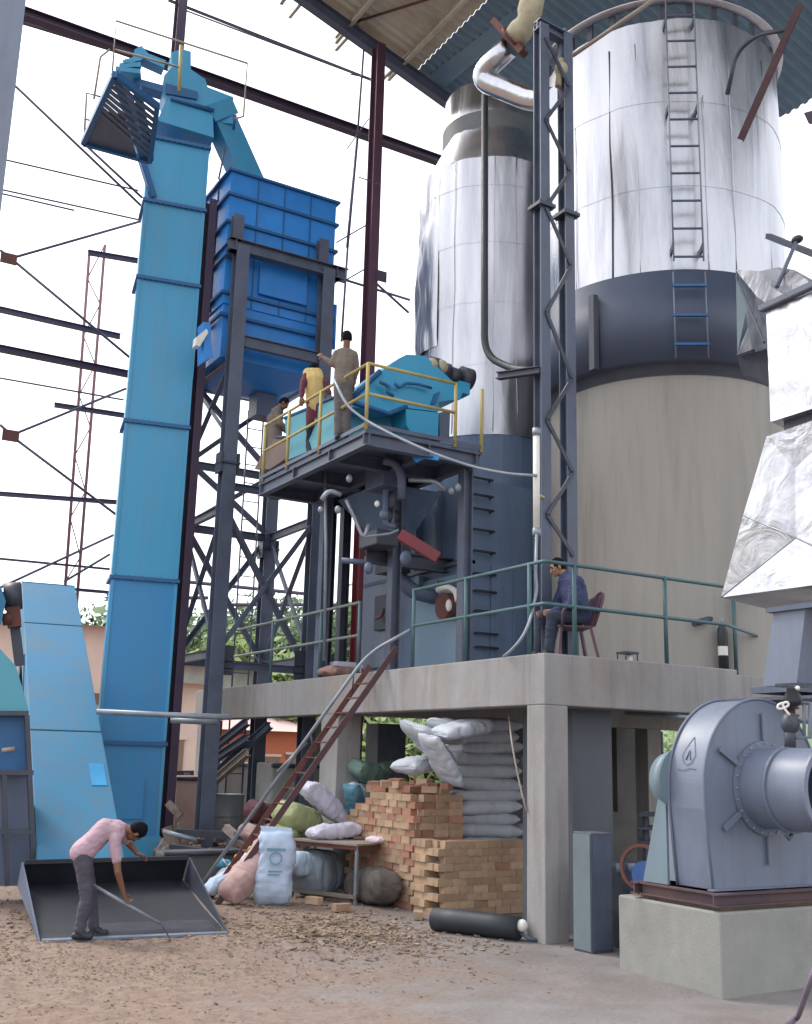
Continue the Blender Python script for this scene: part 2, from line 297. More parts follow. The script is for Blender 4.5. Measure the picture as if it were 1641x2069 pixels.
# wood chips and rubble lying about: nobody could count them
def chips():
    mb = MB(); rnd = random.Random(3)
    def clu(px, py, sx, sy, n, s0, s1):
        for _ in range(n):
            x = px + rnd.gauss(0, sx); y = py + rnd.gauss(0, sy)
            if y < 1800 or y > 2200 or x < -200 or x > 1150: continue
            p = at(x, y, Z=0); L = rnd.uniform(s0, s1); a = rnd.uniform(0, pi); d = V((cos(a), sin(a), rnd.uniform(-.35, .35)))
            w = L*rnd.uniform(.2, .5); p.z = gz_(p.x, p.y) + .004 + rnd.random()*L*.25
            mb.beam(p - d*L/2, p + d*L/2, w, w*rnd.uniform(.3, .7), (rnd.uniform(-.5, .5), rnd.uniform(-.5, .5), 1))
    clu(690, 1888, 60, 15, 650, .03, .1); clu(660, 1900, 110, 22, 1300, .012, .045); clu(60, 1950, 130, 30, 900, .008, .03); clu(380, 1965, 150, 16, 700, .008, .03); clu(300, 1905, 180, 10, 500, .008, .035)
    clu(230, 2040, 180, 25, 300, .008, .03); clu(560, 1860, 160, 22, 500, .02, .08); clu(20, 1880, 60, 30, 350, .02, .06); clu(850, 1905, 90, 18, 350, .02, .07); clu(800, 1960, 160, 40, 250, .01, .04)
    return mb
solo('wood_chips', chips(), M['chips'], 'brown wood chips and bark scattered over the dusty ground', 'wood chips', kind='stuff')

# ------------------------------------------------------------ concrete platform
X0, Y0, ZB, ZT = 7.99, 10.19, 2.65, 3.26
plat = thing('concrete_platform', 'grey concrete platform on square columns carrying both tall vessels', 'platform', (X0, Y0, 0))
m_ = MB(); m_.prism([(X0+.33, Y0+.33, ZB+.36), (11.23, Y0+.33, ZB+.36), (11.23, 11.08, ZB+.36), (16.0, 11.08, ZB+.36), (16.0, 22.0, ZB+.36), (X0+.33, 22.0, ZB+.36)], (0, 0, ZT-ZB-.362))
m2_ = MB(); m2_.prism([(X0, Y0, ZB), (11.24, Y0, ZB), (11.24, 10.75, ZB), (16.0, 10.75, ZB), (16.0, 11.08, ZB), (10.91, 11.08, ZB), (10.91, Y0+.33, ZB), (X0+.33, Y0+.33, ZB), (X0+.33, 22.0, ZB), (X0, 22.0, ZB)], (0, 0, ZT-ZB))
part('edge_beam', m2_, M['concrete'], plat, bevel=.015)
part('slab', m_, M['concrete'], plat, bevel=.015)
for lo, hi in (((X0+.33, 15.5, ZB), (15.9, 15.85, ZB+.36)),):
    part('beam', MB().box(lo, hi), M['concrete'], plat, bevel=.01)
for lo, hi in (((X0+.002, Y0+.002), (X0+.35, Y0+.35)), ((X0+.002, 15.45), (X0+.42, 16.05)), ((X0+.002, 21.4), (X0+.4, 21.8)), ((11.0, 15.5), (11.35, 15.85)), ((14.6, 15.5), (14.95, 15.85))):
    part('column', MB().box((*lo, -.1), (*hi, ZB+.001)), M['concrete'], plat, bevel=.012)
# grey pier right of the corner column, and the rear wall with its openings
pa = at(1156, 1500, Y=10.6); pb = at(1236, 1500, Y=10.6)
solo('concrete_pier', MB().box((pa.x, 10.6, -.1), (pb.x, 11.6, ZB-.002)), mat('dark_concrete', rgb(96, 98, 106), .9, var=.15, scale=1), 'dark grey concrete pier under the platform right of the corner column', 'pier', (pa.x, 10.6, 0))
c = at(1197, 1930, Z=0); c2 = at(1160, 1912, X=c.x)
cb = thing('steel_cabinet', 'narrow grey-green steel cabinet standing right of the corner column', 'cabinet', (c.x, c.y, 0))
part('body', MB().box((c.x, c.y, 0), (c.x+.29, c2.y, 1.25)), mat('cabinet_grey', rgb(84, 88, 98), .6), cb, bevel=.008)
part('side_panel', MB().box((c.x-.012, c.y+.01, .03), (c.x, c2.y-.01, 1.23)), mat('cabinet_lit_side', rgb(104, 116, 122), .6), cb)  # lit left face painted paler than the rest of the cabinet
part('door', MB().box((c.x+.02, c.y-.012, .04), (c.x+.27, c.y, 1.21)), M['steel'], cb)
# rear wall behind the pier
WY = 17.2
def wx(px): return at(px, 1550, Y=WY).x
def wz(py): return at(1300, py, Y=WY).z
rw = MB(); z1 = ZB+.36; a, b_, c_, d_, e_ = wx(985), wx(1234), wx(1247), wx(1293), wx(1337)
for x0, x1, zz0, zz1 in ((a, b_, 0, z1), (b_, c_, 0, wz(1640)), (b_, c_, wz(1470), z1), (c_, d_, 0, z1), (d_, e_, 0, wz(1592)), (d_, e_, wz(1478), z1), (e_, 16.5, 0, z1)):
    rw.box((x0, WY, zz0), (x1, WY+.25, zz1))
rt = thing('rear_wall', 'dark masonry wall at the back under the platform with a small window', 'wall', (a, WY, 0))
part('wall', rw, mat('dark_masonry', rgb(92, 90, 88), .95, var=.25, scale=2), rt)  # plain dark grey, mottled at random
fm = MB()
for p, q in (((d_, wz(1478)), (e_, wz(1478))), ((d_, wz(1592)), (e_, wz(1592))), ((d_, wz(1478)), (d_, wz(1592))), ((e_, wz(1478)), (e_, wz(1592))), ((d_, wz(1521)), (e_, wz(1521)))):
    fm.beam((p[0], WY-.02, p[1]), (q[0], WY-.02, q[1]), .05, .05)
part('window_frame', fm, M['dark'], rt)
part('window_brace', MB().beam((d_+.03, WY-.05, wz(1510)), (e_-.1, WY-.05, wz(1480)), .05), M['dark'], rt)

# ------------------------------------------------------------ railings
def rail_run(t, posts, ztop, zmid, m, r=.024, pr=.028, zbase=ZT):
    for (x, y) in posts: part('post', MB().tube((x, y, zbase), (x, y, ztop), pr), m, t)
def rails(t, pts, zs, m, r=.024):
    for z in zs: part('rail', MB().path([(x, y, z) for x, y in pts], r, bend=.06), m, t)
gr = thing('guard_railing', 'dark green pipe railing along the front and right edge of the concrete platform', 'railing', (X0, Y0, ZT))
rail_run(gr, [(8.04, 13.3), (8.04, 11.95), (8.04, 10.55), (8.5, 10.25), (10.02, 10.25), (11.95, 10.85)], 4.4, 3.9, M['green'])
rails(gr, [(8.04, 13.3), (8.04, 10.25), (8.55, 10.25), (11.15, 10.25), (12.4, 10.85)], (4.38, 3.86), M['green'])
g2 = thing('guard_railing', 'pale grey-green pipe railing on the far end of the concrete platform behind the steel frame', 'railing', (X0, 21, ZT))
rail_run(g2, [(8.04, 21.6), (8.04, 18.3), (8.04, 16.3), (8.04, 14.95)], 4.4, 3.9, M['green'])
rails(g2, [(8.04, 21.8), (8.04, 14.95)], (4.38, 3.86), mat('worn_rail', rgb(120, 128, 124), .5, var=.2, scale=4))

# ------------------------------------------------------------ big right vessel
CX, CY = 12.66, 12.80
def zf(px, py, r, c=(CX, CY)):                        # height on the side of a vessel facing the camera
    d = hypot(*c) - r; return at(px, py, D=d).z
zc = zf(1350, 758, 1.97); zb0 = zf(1350, 727, 2.2); zb1 = zf(1350, 545, 2.2); zs1 = zf(1300, 45, 2.08)
vr = thing('storage_vessel', 'tall round vessel with plastered lower wall and shiny silver cladding above a dark band', 'vessel', (CX, CY, ZT))
part('plaster_wall', MB().lathe((CX, CY), [(1.97, ZT), (1.97, zc+.02)], 96), M['concrete_tank'], vr)
part('neck_ring', MB().lathe((CX, CY), [(1.99, zc), (2.0, zc+.03), (2.12, zb0+.1)], 96), M['dark'], vr)
FA = atan2(-CY, -CX)                                   # angle facing the camera
fa = lambda deg: FA + radians(deg)
bandm = MB(); a0, a1 = fa(-78), fa(37); RB = 2.2
bandm.lathe((CX, CY), [(2.0, zb0), (RB, zb0), (RB, zb1), (2.0, zb1)], 60, a0, a1)
for aa in (a0, a1):
    u = V((cos(aa), sin(aa), 0)); bandm.prism([V((CX, CY, zb0)) + u*2.0, V((CX, CY, zb0)) + u*(RB+.03), V((CX, CY, zb1)) + u*(RB+.03), V((CX, CY, zb1)) + u*2.0], V((-sin(aa), cos(aa), 0))*.03)
part('band', bandm, M['band'], vr)
ua = fa(-28); part('band_rib', MB().beam((CX+RB*1.03*cos(ua), CY+RB*1.03*sin(ua), zb0-.02), (CX+RB*1.03*cos(ua), CY+RB*1.03*sin(ua), zb1-.25), .12, .1), M['dark'], vr)
part('band_back', MB().lathe((CX, CY), [(2.06, zb0), (2.06, zb1)], 50, a1, a0 + 2*pi), M['dark'], vr)
def wrinkle(s, amp):
    def f(a, z):
        w = mn.noise(V((cos(a)*s*1.7, sin(a)*s*1.7, z*.5 + s)))*1.6 + mn.noise(V((cos(a)*s*3.2, sin(a)*s*3.2, z*.22 + s)))*1.0 + .6*abs(mn.noise(V((cos(a)*s*9, sin(a)*s*9, z*.3))))
        q = mn.noise(V((cos(a)*s*2, sin(a)*s*2, z*1.1)))*.5
        return amp*(w + q)
    return f
seams = [zb1, zf(1300, 378, 2.08), zf(1300, 207, 2.08), zs1]
for i in range(3):
    za, zz = seams[i], seams[i+1]; n = 14
    pr = [(2.086, za - .03)] + [(2.086 - .005*k/n, za + (zz-za)*k/n) for k in range(n)] + [(2.081, zz)]
    part('cladding_sheet', MB().lathe((CX, CY), pr, 150, dr=wrinkle(1.3, .028)), M['alu'], vr)
for deg in (-21, -9, 20, 33, 55, -40):
    aa = fa(deg); u = V((cos(aa), sin(aa), 0))
    pts = [V((CX, CY, 0)) + u*(2.1 + .01*mn.noise(V((z, deg, 0)))) + V((-u.y, u.x, 0))*.03*mn.noise(V((z*.8, deg, 2))) + V((0, 0, z)) for z in [zb1+.02 + (zs1-.4-zb1)*k/12*(1 if deg % 2 else .75) for k in range(13)]]
    part('lap_seam', MB().path(pts, .011 if deg == -21 else .006, n=6), M['dark'] if deg in (-21,) else M['alu'], vr)
# top lid, rim brackets and an added pale ring
part('top_lid', MB().lathe((CX, CY), [(2.1, zs1), (2.0, zs1+.02), (1.2, zs1+.1), (.3, zs1+.15), (0.01, zs1+.15)], 64), M['alu'], vr)
for k in range(14):
    aa = fa(-80 + k*12); u = V((cos(aa), sin(aa), 0)); pc = V((CX, CY, zs1)) + u*2.02
    part('rim_bracket', MB().beam(pc + V((0, 0, -.02)), pc + V((0, 0, .32)), .1, .05, u), M['dark'], vr)
part('sky_arc_ring', MB().lathe((CX, CY), [(2.05, zs1+.3), (2.2, zs1+.32), (2.2, zs1+.36), (2.05, zs1+.38)], 80), M['alu'], vr)  # added ring, pale to imitate arcs of sky light above the rim
# ladder up the cladding
LA = fa(10); lu = V((cos(LA), sin(LA), 0)); lt = V((-lu.y, lu.x, 0)); lb = V((CX, CY, 0)) + lu*2.32
zl0, zl1 = zf(1390, 520, 2.3), zf(1390, -60, 2.3)
lad = thing('vessel_ladder', 'thin steel ladder running up the silver cladding of the big vessel', 'ladder', (lb.x, lb.y, zl0))
for s_ in (-1, 1): part('side_rail', MB().tube(lb + lt*.225*s_ + V((0, 0, zl0-.05)), lb + lt*.225*s_ + V((0, 0, zl1)), .014, n=6), M['grey_pipe'], lad)
z = zl0 + .02
while z < zl1: part('rung', MB().tube(lb - lt*.225 + V((0, 0, z)), lb + lt*.225 + V((0, 0, z)), .018, n=6), M['steel'], lad); z += .47
for z in (zl0+.2, zl0+2.6, zl0+4.2):
    for s_ in (-1, 1): part('bracket', MB().beam(lb + lt*.225*s_ + V((0, 0, z)), lb + lt*.225*s_ - lu*.25 + V((0, 0, z)), .03, .1), M['steel'], lad)
lad2 = thing('short_ladder', 'blue-grey ladder of three wide rungs fixed on the dark band of the big vessel', 'ladder', (lb.x, lb.y, zb0))
for z in (zf(1390, 576, 2.3), zf(1390, 636, 2.3), zf(1390, 695, 2.3)): part('rung', MB().box((-.26, -.025, -.02), (.26, .025, .02)), M['elev_d'], lad2, local=True)
for k, ch in enumerate(lad2.children): ch.rotation_euler = (0, 0, LA + pi/2); ch.location = V((0, 0, zf(1390, (576, 636, 695)[k], 2.3) - zb0))
for s_ in (-1, 1): part('side_rail', MB().tube(lb + lt*.24*s_ + V((0, 0, zb0-.03)), lb + lt*.24*s_ + V((0, 0, zb1-.1)), .012, n=6), M['bluegrey'], lad2)

# ------------------------------------------------------------ left vessel with cone
DX, DY = 11.5, 16.36
zq = lambda px, py, r: zf(px, py, r, (DX, DY))
zd = zq(1000, 872, 1.36); zsh = zq(1000, 318, 1.33); znk = zq(1010, 262, 1.1); ztp = zq(1010, 188, 1.1)
vl = thing('exhaust_vessel', 'slimmer silver clad vessel with a sloping shoulder standing behind the lattice column', 'vessel', (DX, DY, ZT))
part('lower_casing', MB().lathe((DX, DY), [(1.36, ZT), (1.36, zd)], 72, dr=lambda a, z: .012*(1 if int(a*26) % 2 else 0), smooth=False), M['casing'], vl)
sm = [zd-.02, zq(1000, 735, 1.3), zq(1000, 608, 1.33), zq(1000, 487, 1.33), zq(1000, 372, 1.33), zsh]
for i in range(5):
    za, zz = sm[i], sm[i+1]
    part('cladding_sheet', MB().lathe((DX, DY), [(1.384, za-.03)] + [(1.384 - .005*k/8, za + (zz-za)*k/8) for k in range(8)] + [(1.379, zz)], 110, dr=wrinkle(2.3, .02)), M['alu'], vl)
part('shoulder', MB().lathe((DX, DY), [(1.375, zsh), (1.33, zsh+.12), (1.04, znk), (1.02, znk+.15)], 80, dr=wrinkle(.9, .012)), M['alu'], vl)
part('dark_collar', MB().lathe((DX, DY), [(1.02, znk+.02), (1.02, znk+.5)], 64), mat('worn_collar', rgb(104, 108, 110), .6), vl)
part('neck', MB().lathe((DX, DY), [(.99, znk+.5), (.97, znk+1.2), (.95, ztp), (.2, ztp+.12), (.01, ztp+.12)], 64, dr=wrinkle(1.9, .02)), M['alu'], vl)
def puff(a, z): e = max(0, sin(pi*(a-fa(-100))/(fa(-36)-fa(-100)))); return e*(.06 + .09*mn.noise(V((a*3, z*.7, 5))) + .05*mn.noise(V((a*9, z*2.1, 2))))
pa0 = fa(-125); part('loose_sheet', MB().lathe((DX, DY), [(1.395, zd+1.8)] + [(1.41, zd+2.0 + (zsh-zd-2.2)*k/26) for k in range(26)] + [(1.392, zsh)], 30, fa(-100), fa(-36), dr=puff), M['alu'], vl)
for deg in (-20, 12, 30, -45):
    aa = fa(deg); u = V((cos(aa), sin(aa), 0))
    part('lap_seam', MB().path([V((DX, DY, 0)) + u*1.40 + V((-u.y, u.x, 0))*.03*mn.noise(V((z*.8, deg, 2))) + V((0, 0, z)) for z in [zd + (zsh-zd)*k/12 for k in range(13)]], .006, n=6), M['alu'], vl)
# rungs welded on the dark casing
ru = atan2(-DY, -DX) + radians(-7)
M['rungs'] = mat('rung_black', rgb(28, 30, 38), .6)
rl = thing('rung_ladder', 'row of dark rungs welded up the dark lower casing of the slim vessel', 'ladder', (DX-1.4, DY-1, ZT))
u = V((cos(ru), sin(ru), 0)); tt = V((-u.y, u.x, 0)); bb = V((DX, DY, 0)) + u*1.40
for py in (968, 1002, 1030, 1072, 1115, 1160, 1195, 1235, 1280, 1308):
    z = at(980, py, Y=14.38).z; xr0 = at(954 + (py-968)*.03, py, Y=14.38).x; xr1 = xr0 + .42; part('rung', MB().path([V((xr0, 14.48, z)), V((xr0, 14.38, z)), V((xr1, 14.38, z)), V((xr1, 14.48, z))], .022, n=6), M['rungs'], rl)

# ------------------------------------------------------------ lattice column pair, pipes near it
LXa, LXb, LY = 8.53, 9.0, 10.95
def vpx(px, y_, Y): p = at(px, y_, Y=Y); return p.x
xa, xb = 8.56, 9.0
lc = thing('lattice_column', 'slender dark lattice column of two steel legs rising beside the big vessel', 'column', (xa, LY, ZT))
za = lambda py: at(1110, py, Y=LY).z
ztopl = za(60)
for x in (xa, xb):
    zj = za(425); part('leg', MB().ibeam((x, LY, ZT), (x, LY, zj-.02), .16, .17, .018, (0, 1, 0)), M['steel'], lc); part('leg', MB().ibeam((x, LY, zj+.02), (x, LY, ztopl), .16, .17, .018, (0, 1, 0)), M['steel'], lc)
    fl = MB().box((x-.14, LY-.14, zj-.025), (x+.14, LY+.14, zj+.025))
    for i in (-1, 1):
        for j in (-1, 1): fl.tube((x+.1*i, LY+.1*j, zj-.06), (x+.1*i, LY+.1*j, zj+.06), .014, n=6)
    part('joint_flange', fl, M['dark'], lc)
ys_ = [1120, 1045, 950, 855, 760, 640, 530, 430, 340, 255, 170, 90]
for i in range(len(ys_)-1):
    p, q = ((xa, xb) if i % 2 else (xb, xa)); part('lacing_bar', MB().beam((p, LY-.1, za(ys_[i])), (q, LY-.1, za(ys_[i+1])), .055, .02, (0, 1, 0)), M['dark'], lc)
part('head_beam', MB().ibeam((xa-.08, LY, ztopl), (xb+.1, LY, ztopl-.05), .14, .16), M['steel'], lc)
tb = at(1084, 873, D=13.6); tc_ = at(1082, 1075, D=13.6)
tl = thing('tube_lamp', 'white tube lamp fixed upright to the left leg of the lattice column', 'lamp', (tb.x, tb.y, tc_.z))
part('tube', MB().tube((tb.x, tb.y, tc_.z+.05), (tb.x, tb.y, tb.z-.05), .045, n=14), M['white'], tl)
for z in (tc_.z, tb.z): part('end_cap', MB().tube((tb.x, tb.y, z-.05), (tb.x, tb.y, z+.05), .055, n=14), M['grey_pipe'], tl)
part('bracket', MB().beam((tb.x, tb.y, tc_.z+.5), (8.5, LY-.1, tc_.z+.5), .03), M['yellow'], tl)
pp = [at(980, 190, D=15.2), at(979, 718, D=15.2), at(1035, 746, D=14.8), at(1088, 750, D=14)]
solo('black_pipe', MB().path(pp, .055, n=12, bend=.35, seg=8), M['black'], 'long thin black pipe dropping in front of the slim silver vessel', 'pipe', pp[1])
sb = thing('support_bracket', 'short dark steel bracket sticking left from the lattice column under the black pipe', 'bracket', at(1006, 758, D=14.2))
part('arm', MB().ibeam(at(1006, 760, D=14.2), at(1090, 748, D=13.8), .1, .1, .012), M['dark'], sb)
# clad exhaust pipe with elbow
pz = [at(1028, 95, D=14.5), at(962, 158, D=14.9), at(1075, 203, D=14.6), at(1120, 200, D=14.4)]
ep = thing('clad_pipe', 'thick bright metal clad pipe bending through an elbow near the roof', 'pipe', pz[1])
part('pipe', MB().path(pz, .172, n=24, bend=.32, seg=8), M['alu_p'], ep)
q0, q1 = at(1000, 45, D=14.6), at(1058, 108, D=14.3)
part('flange_plate', MB().beam(q0, q1, .1, .16, ray(1028, 80)), M['rust'], ep)
part('insulated_end', MB().path([at(1036, 82, D=14.4), at(1066, 45, D=14.2), at(1082, -30, D=14.1)], lambda t: .17 + .02*sin(t*9), n=20, bend=.2), M['insul'], ep)
part('bolt_ring', MB().ring((at(1038, 78, D=14.4)), (at(1036, 82, D=14.4) - at(1066, 45, D=14.2)), .16, .23, .04), M['rust'], ep)
# clutter of small pipes between the lattice legs at the top
sp = thing('valve_pipework', 'small pale pipes and valve between the lattice legs near the roof', 'pipework', at(1135, 160, D=14.2))
part('pipe', MB().path([at(1140, 60, D=14.2), at(1128, 150, D=14.2), at(1140, 220, D=14.2)], .05, bend=.2), M['bluegrey'], sp)
part('valve', MB().ball(at(1134, 140, D=14.1), (.1, .1, .12)).tube(at(1134, 120, D=14.1), at(1128, 175, D=14.1), .05), M['insul'], sp)
part('stay_rod', MB().tube(at(1158, 112, D=14), at(1320, 0, D=13.2), .03), M['pale_rail'], sp)
st1 = thing('rusty_strut', 'rusty brown angle strut slanting across the big vessel top right', 'strut', at(1497, 285, D=15))
part('bar', MB().angle(at(1616, 10, D=14), at(1496, 282, D=14.6), .095, .02, ray(1550, 150)), mat('strut_brown', rgb(84, 62, 66), .75, var=.3, scale=5), st1)
part('hook', MB().path([at(1590, 60, D=14.2), at(1530, 70, D=14.6), at(1488, 105, D=14.9), at(1470, 190, D=15.0)], .035, bend=.4), M['dark'], st1)

# ------------------------------------------------------------ steel frame carrying the blue bin
FX0, FX1, FY0, FY1 = 7.18, 9.1, 18.9, 21.2
def zy(px, py, Y): return at(px, py, Y=Y).z
fz = zy(487, 498, FY0)
sf = thing('steel_support_frame', 'tall dark braced steel frame on four columns carrying the blue bin', 'frame', (FX0, FY0, 0))
for x, y in ((FX0, FY0), (FX1, FY0), (FX0, FY1), (FX1, FY1)):
    zj = 7.4 if y == FY0 else 6.3
    for z0, z1 in ((0, zj-.02), (zj+.02, fz if y == FY0 else fz)): part('column', MB().ibeam((x, y, z0), (x, y, z1), .27, .25, .02, (0, 1, 0)), M['steel'], sf)
    part('splice_plate', MB().box((x-.2, y-.17, zj-.02), (x+.2, y+.17, zj+.02)).box((x-.19, y-.15, zj-.2), (x-.15, y+.15, zj+.2)).box((x+.15, y-.15, zj-.2), (x+.19, y+.15, zj+.2)), M['dark'], sf)
ho = .55
for x, y, sx in ((FX0, FY0, -1), (FX1, FY0, 1)):
    part('head_stub', MB().ibeam((x-.08, y+.1, fz), (x-.08, y+.1, fz+.7), .22, .16, .02, (0, 1, 0)), M['steel'], sf)
part('ring_beam', MB().ibeam((FX0-.3, FY0-.02, fz-.02), (FX1+.45, FY0-.02, fz-.02), .2, .26), M['steel'], sf)
part('ring_beam', MB().ibeam((FX0-.15, FY0-.1, fz-.02), (FX0-.15, FY1+.2, fz-.02), .2, .26), M['steel'], sf)
part('ring_beam', MB().ibeam((FX1+.2, FY0-.1, fz-.02), (FX1+.2, FY1+.2, fz-.02), .2, .26), M['steel'], sf)
lv = [zy(640, 705, FY0), zy(470, 975, FY0), zy(470, 1080, FY0), zy(470, 1365, FY0)]
for i, z in enumerate([zy(560, 705, FY0), zy(440, 790, FY1), zy(520, 960, FY1), zy(520, 1085, FY1), zy(500, 1345, FY1)]):
    if i == 0: part('cross_beam', MB().ibeam((FX0+.13, FY0, z), (FX1-.13, FY0, z), .12, .24), M['steel'], sf); continue
    for p, q in (((FX0, FY1), (FX1, FY1)), ((FX0, FY0), (FX0, FY1)), ((FX1, FY0), (FX1, FY1))):
        if i in (2,) and p == (FX0, FY0): continue
        part('cross_beam', MB().ibeam((p[0], p[1], z), (q[0], q[1], z), .1, .16, .015), M['steel'], sf)
zz_ = [zy(440, 790, FY1), zy(520, 960, FY1), zy(520, 1085, FY1), zy(500, 1345, FY1), .4]
def xb(p, q, za_, zb__, n='brace'):
    part(n, MB().angle((p[0], p[1], za_), (q[0], q[1], zb__), .1, .015), M['steel'], sf); part(n, MB().angle((q[0]+.03, q[1]+.03, za_), (p[0]+.03, p[1]+.03, zb__), .1, .015), M['steel'], sf)
for i in range(3):
    xb((FX0, FY1), (FX1, FY1), zz_[i], zz_[i+1]); 
    if i != 1: xb((FX0, FY0), (FX0, FY1), zz_[i], zz_[i+1])
xb((FX1, FY0), (FX1, FY1), zz_[2], zz_[3])
part('brace', MB().angle((FX0+.1, FY0-.03, zy(455, 1310, FY0)), (FX1-.1, FY0-.03, zy(612, 1065, FY0)), .1, .015), M['steel'], sf)
part('brace', MB().angle((FX0+.1, FY0+.05, zy(470, 1050, FY0)), (FX1-.1, FY0+.05, zy(600, 1350, FY0)), .1, .015), M['steel'], sf)
for x in (FX0+.18, FX1-.18): part('gusset_plate', MB().box((x-.16, FY0-.05, zy(470, 1365, FY0)), (x+.16, FY0-.035, zy(470, 1305, FY0))), M['dark'], sf)
for z in (zy(470, 1345, FY0), zy(640, 1010, FY0)):
    part('cross_beam', MB().ibeam((FX0+.13, FY0, z), (FX1-.13, FY0, z), .1, .14, .015), M['steel'], sf)
# purple column just right of the elevator
solo('steel_column', MB().ibeam((at(349, 1500, D=20.9).x, at(349, 1500, D=20.9).y, 0), (at(349, 1500, D=20.9).x, at(349, 1500, D=20.9).y, 13.2), .16, .26, .02, (0, 1, 0)), M['steel_purple'], 'purple primed steel column hugging the right side of the blue elevator', 'column', (at(349, 1500, D=20.9).x, at(349, 1500, D=20.9).y, 0))
# thin access ladder inside the frame
la = thing('frame_ladder', 'thin caged ladder climbing inside the dark steel frame under the bin', 'ladder', (8.4, 20.9, 0))
for s_ in (0, .35): part('side_rail', MB().tube((8.3+s_, 20.8, .4), (8.3+s_, 20.8, 9.2), .018, n=6), M['steel'], la)
z = .8
while z < 9: part('rung', MB().tube((8.3, 20.8, z), (8.65, 20.8, z), .012, n=6), M['steel'], la); z += .4

# ------------------------------------------------------------ blue storage bin
BX0, BX1, BY0, BY1 = 6.99, 9.42, 19.25, 21.6
bz1 = zy(463, 345, BY0); bz0 = zy(455, 612, BY0); hz0 = zy(455, 745, BY0); hb = 9.45
bn = thing('storage_bin', 'large blue sheet metal bin with dark stiffener bands and sloping hopper bottom', 'bin', (BX0, BY0, bz0))
part('shell', MB().box((BX0, BY0, bz0), (BX1, BY1, bz1)), M['bin'], bn)
part('top_flange', MB().box((BX0-.07, BY0-.07, bz1), (BX1+.07, BY1+.07, bz1+.05)), M['elev_d'], bn)
lower = MB().box((BX0+.03, BY0+.03, hz0+.25), (BX1-.03, BY1-.03, bz0-.002)); part('lower_shell', lower, M['bin'], bn)
cx_, cy_ = (BX0+BX1)/2+.25, (BY0+BY1)/2; q = [(BX0+.03, BY0+.03), (BX1-.03, BY0+.03), (BX1-.03, BY1-.03), (BX0+.03, BY1-.03)]
part('hopper', MB().hexa([(cx_-.3, cy_-.3, hb), (cx_+.3, cy_-.3, hb), (cx_+.3, cy_+.3, hb), (cx_-.3, cy_+.3, hb)], [(x, y, hz0+.248) for x, y in q]), M['bin'], bn)
part('outlet', MB().box((cx_-.22, cy_-.22, hb-.5), (cx_+.22, cy_+.22, hb-.002)), M['bluegrey_d'], bn)
for py in (393, 450, 595, 640):
    z = zy(463, py-2, BY0)
    part('stiffener_band', MB().box((BX0-.06, BY0-.06, z-.03), (BX1+.06, BY0-.002, z+.03)).box((BX0-.06, BY0, z-.03), (BX0-.002, BY1, z+.03)).box((BX1+.002, BY0, z-.03), (BX1+.06, BY1, z+.03)), M['elev_d'], bn)
for k in (.25, .5, .75):
    x = BX0 + (BX1-BX0)*k; part('panel_joint', MB().box((x-.012, BY0-.02, bz0+.02), (x+.012, BY0-.001, bz1-.02)), M['elev_d'], bn)
for k in (.3, .65):
    y = BY0 + (BY1-BY0)*k; part('panel_joint', MB().box((BX0-.02, y-.012, bz0+.02), (BX0-.001, y+.012, bz1-.02)), M['elev_d'], bn)
x0, x1 = BX0+(BX1-BX0)*.3, BX0+(BX1-BX0)*.74; z0, z1 = zy(560, 592, BY0)-.15, zy(560, 530, BY0)+.1
part('inspection_panel', MB().box((x0, BY0-.09, z0), (x1, BY0-.03, z1)), M['bin'], bn, bevel=.01)
part('duct_pipe', MB().path([(BX1+.12, BY0+.1, zy(668, 610, BY0)), (BX1+.12, BY0+.1, zy(668, 700, BY0))], .05), M['bin'], bn)
part('side_spout', MB().prism([at(412, 650, Y=18.8), at(425, 652, Y=18.8), at(430, 720, Y=18.8), at(412, 730, Y=18.8)], (0, .35, 0)), M['bin'], bn)
solo('white_hood', MB().prism([at(398, 680, Y=18.75), at(418, 664, Y=18.75), at(421, 672, Y=18.75), at(404, 700, Y=18.75), at(396, 697, Y=18.75)], (0, .2, 0)), M['white'], 'small white hood sticking out at the lower left of the blue bin', 'hood', at(408, 680, Y=18.8))

# ------------------------------------------------------------ bucket elevator
E0 = V((5.44, 19.88, 0)); ex = V((.981, -.194, 0)); ey = V((.194, .981, 0)); EW = 1.17; ED = .75
def ep_(u, v, z): return E0 + ex*u + ey*v + V((0, 0, z))
def epx(px, py, v=0): return at(px, py, P=E0 + ey*v, N=ey)
ez = [0, 2.13, 5.15, 8.2, 11.19, 12.87, 14.3]
el = thing('bucket_elevator', 'tall light blue bucket elevator with flanged box casing rising past the bin', 'elevator', E0)
part('boot', MB().hexa([ep_(-.05, -.1, 0), ep_(EW+.05, -.1, 0), ep_(EW+.05, ED+.1, 0), ep_(-.05, ED+.1, 0)], [ep_(-.05, -.1, .5), ep_(EW+.05, -.1, .5), ep_(EW+.05, ED+.1, .5), ep_(-.05, ED+.1, .5)]), M['elev'], el)
for i in range(6):
    a, b = ez[i] + (.5 if i == 0 else .035), ez[i+1] - .035
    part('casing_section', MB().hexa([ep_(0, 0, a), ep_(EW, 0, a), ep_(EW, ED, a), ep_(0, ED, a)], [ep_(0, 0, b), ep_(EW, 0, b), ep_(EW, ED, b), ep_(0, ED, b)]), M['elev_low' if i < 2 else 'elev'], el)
    z = ez[i+1]
    part('casing_flange', MB().hexa([ep_(-.06, -.06, z-.034), ep_(EW+.06, -.06, z-.034), ep_(EW+.06, ED+.06, z-.034), ep_(-.06, ED+.06, z-.034)], [ep_(-.06, -.06, z+.034), ep_(EW+.06, -.06, z+.034), ep_(EW+.06, ED+.06, z+.034), ep_(-.06, ED+.06, z+.034)]), M['elev_d'], el)
bl_ = MB()
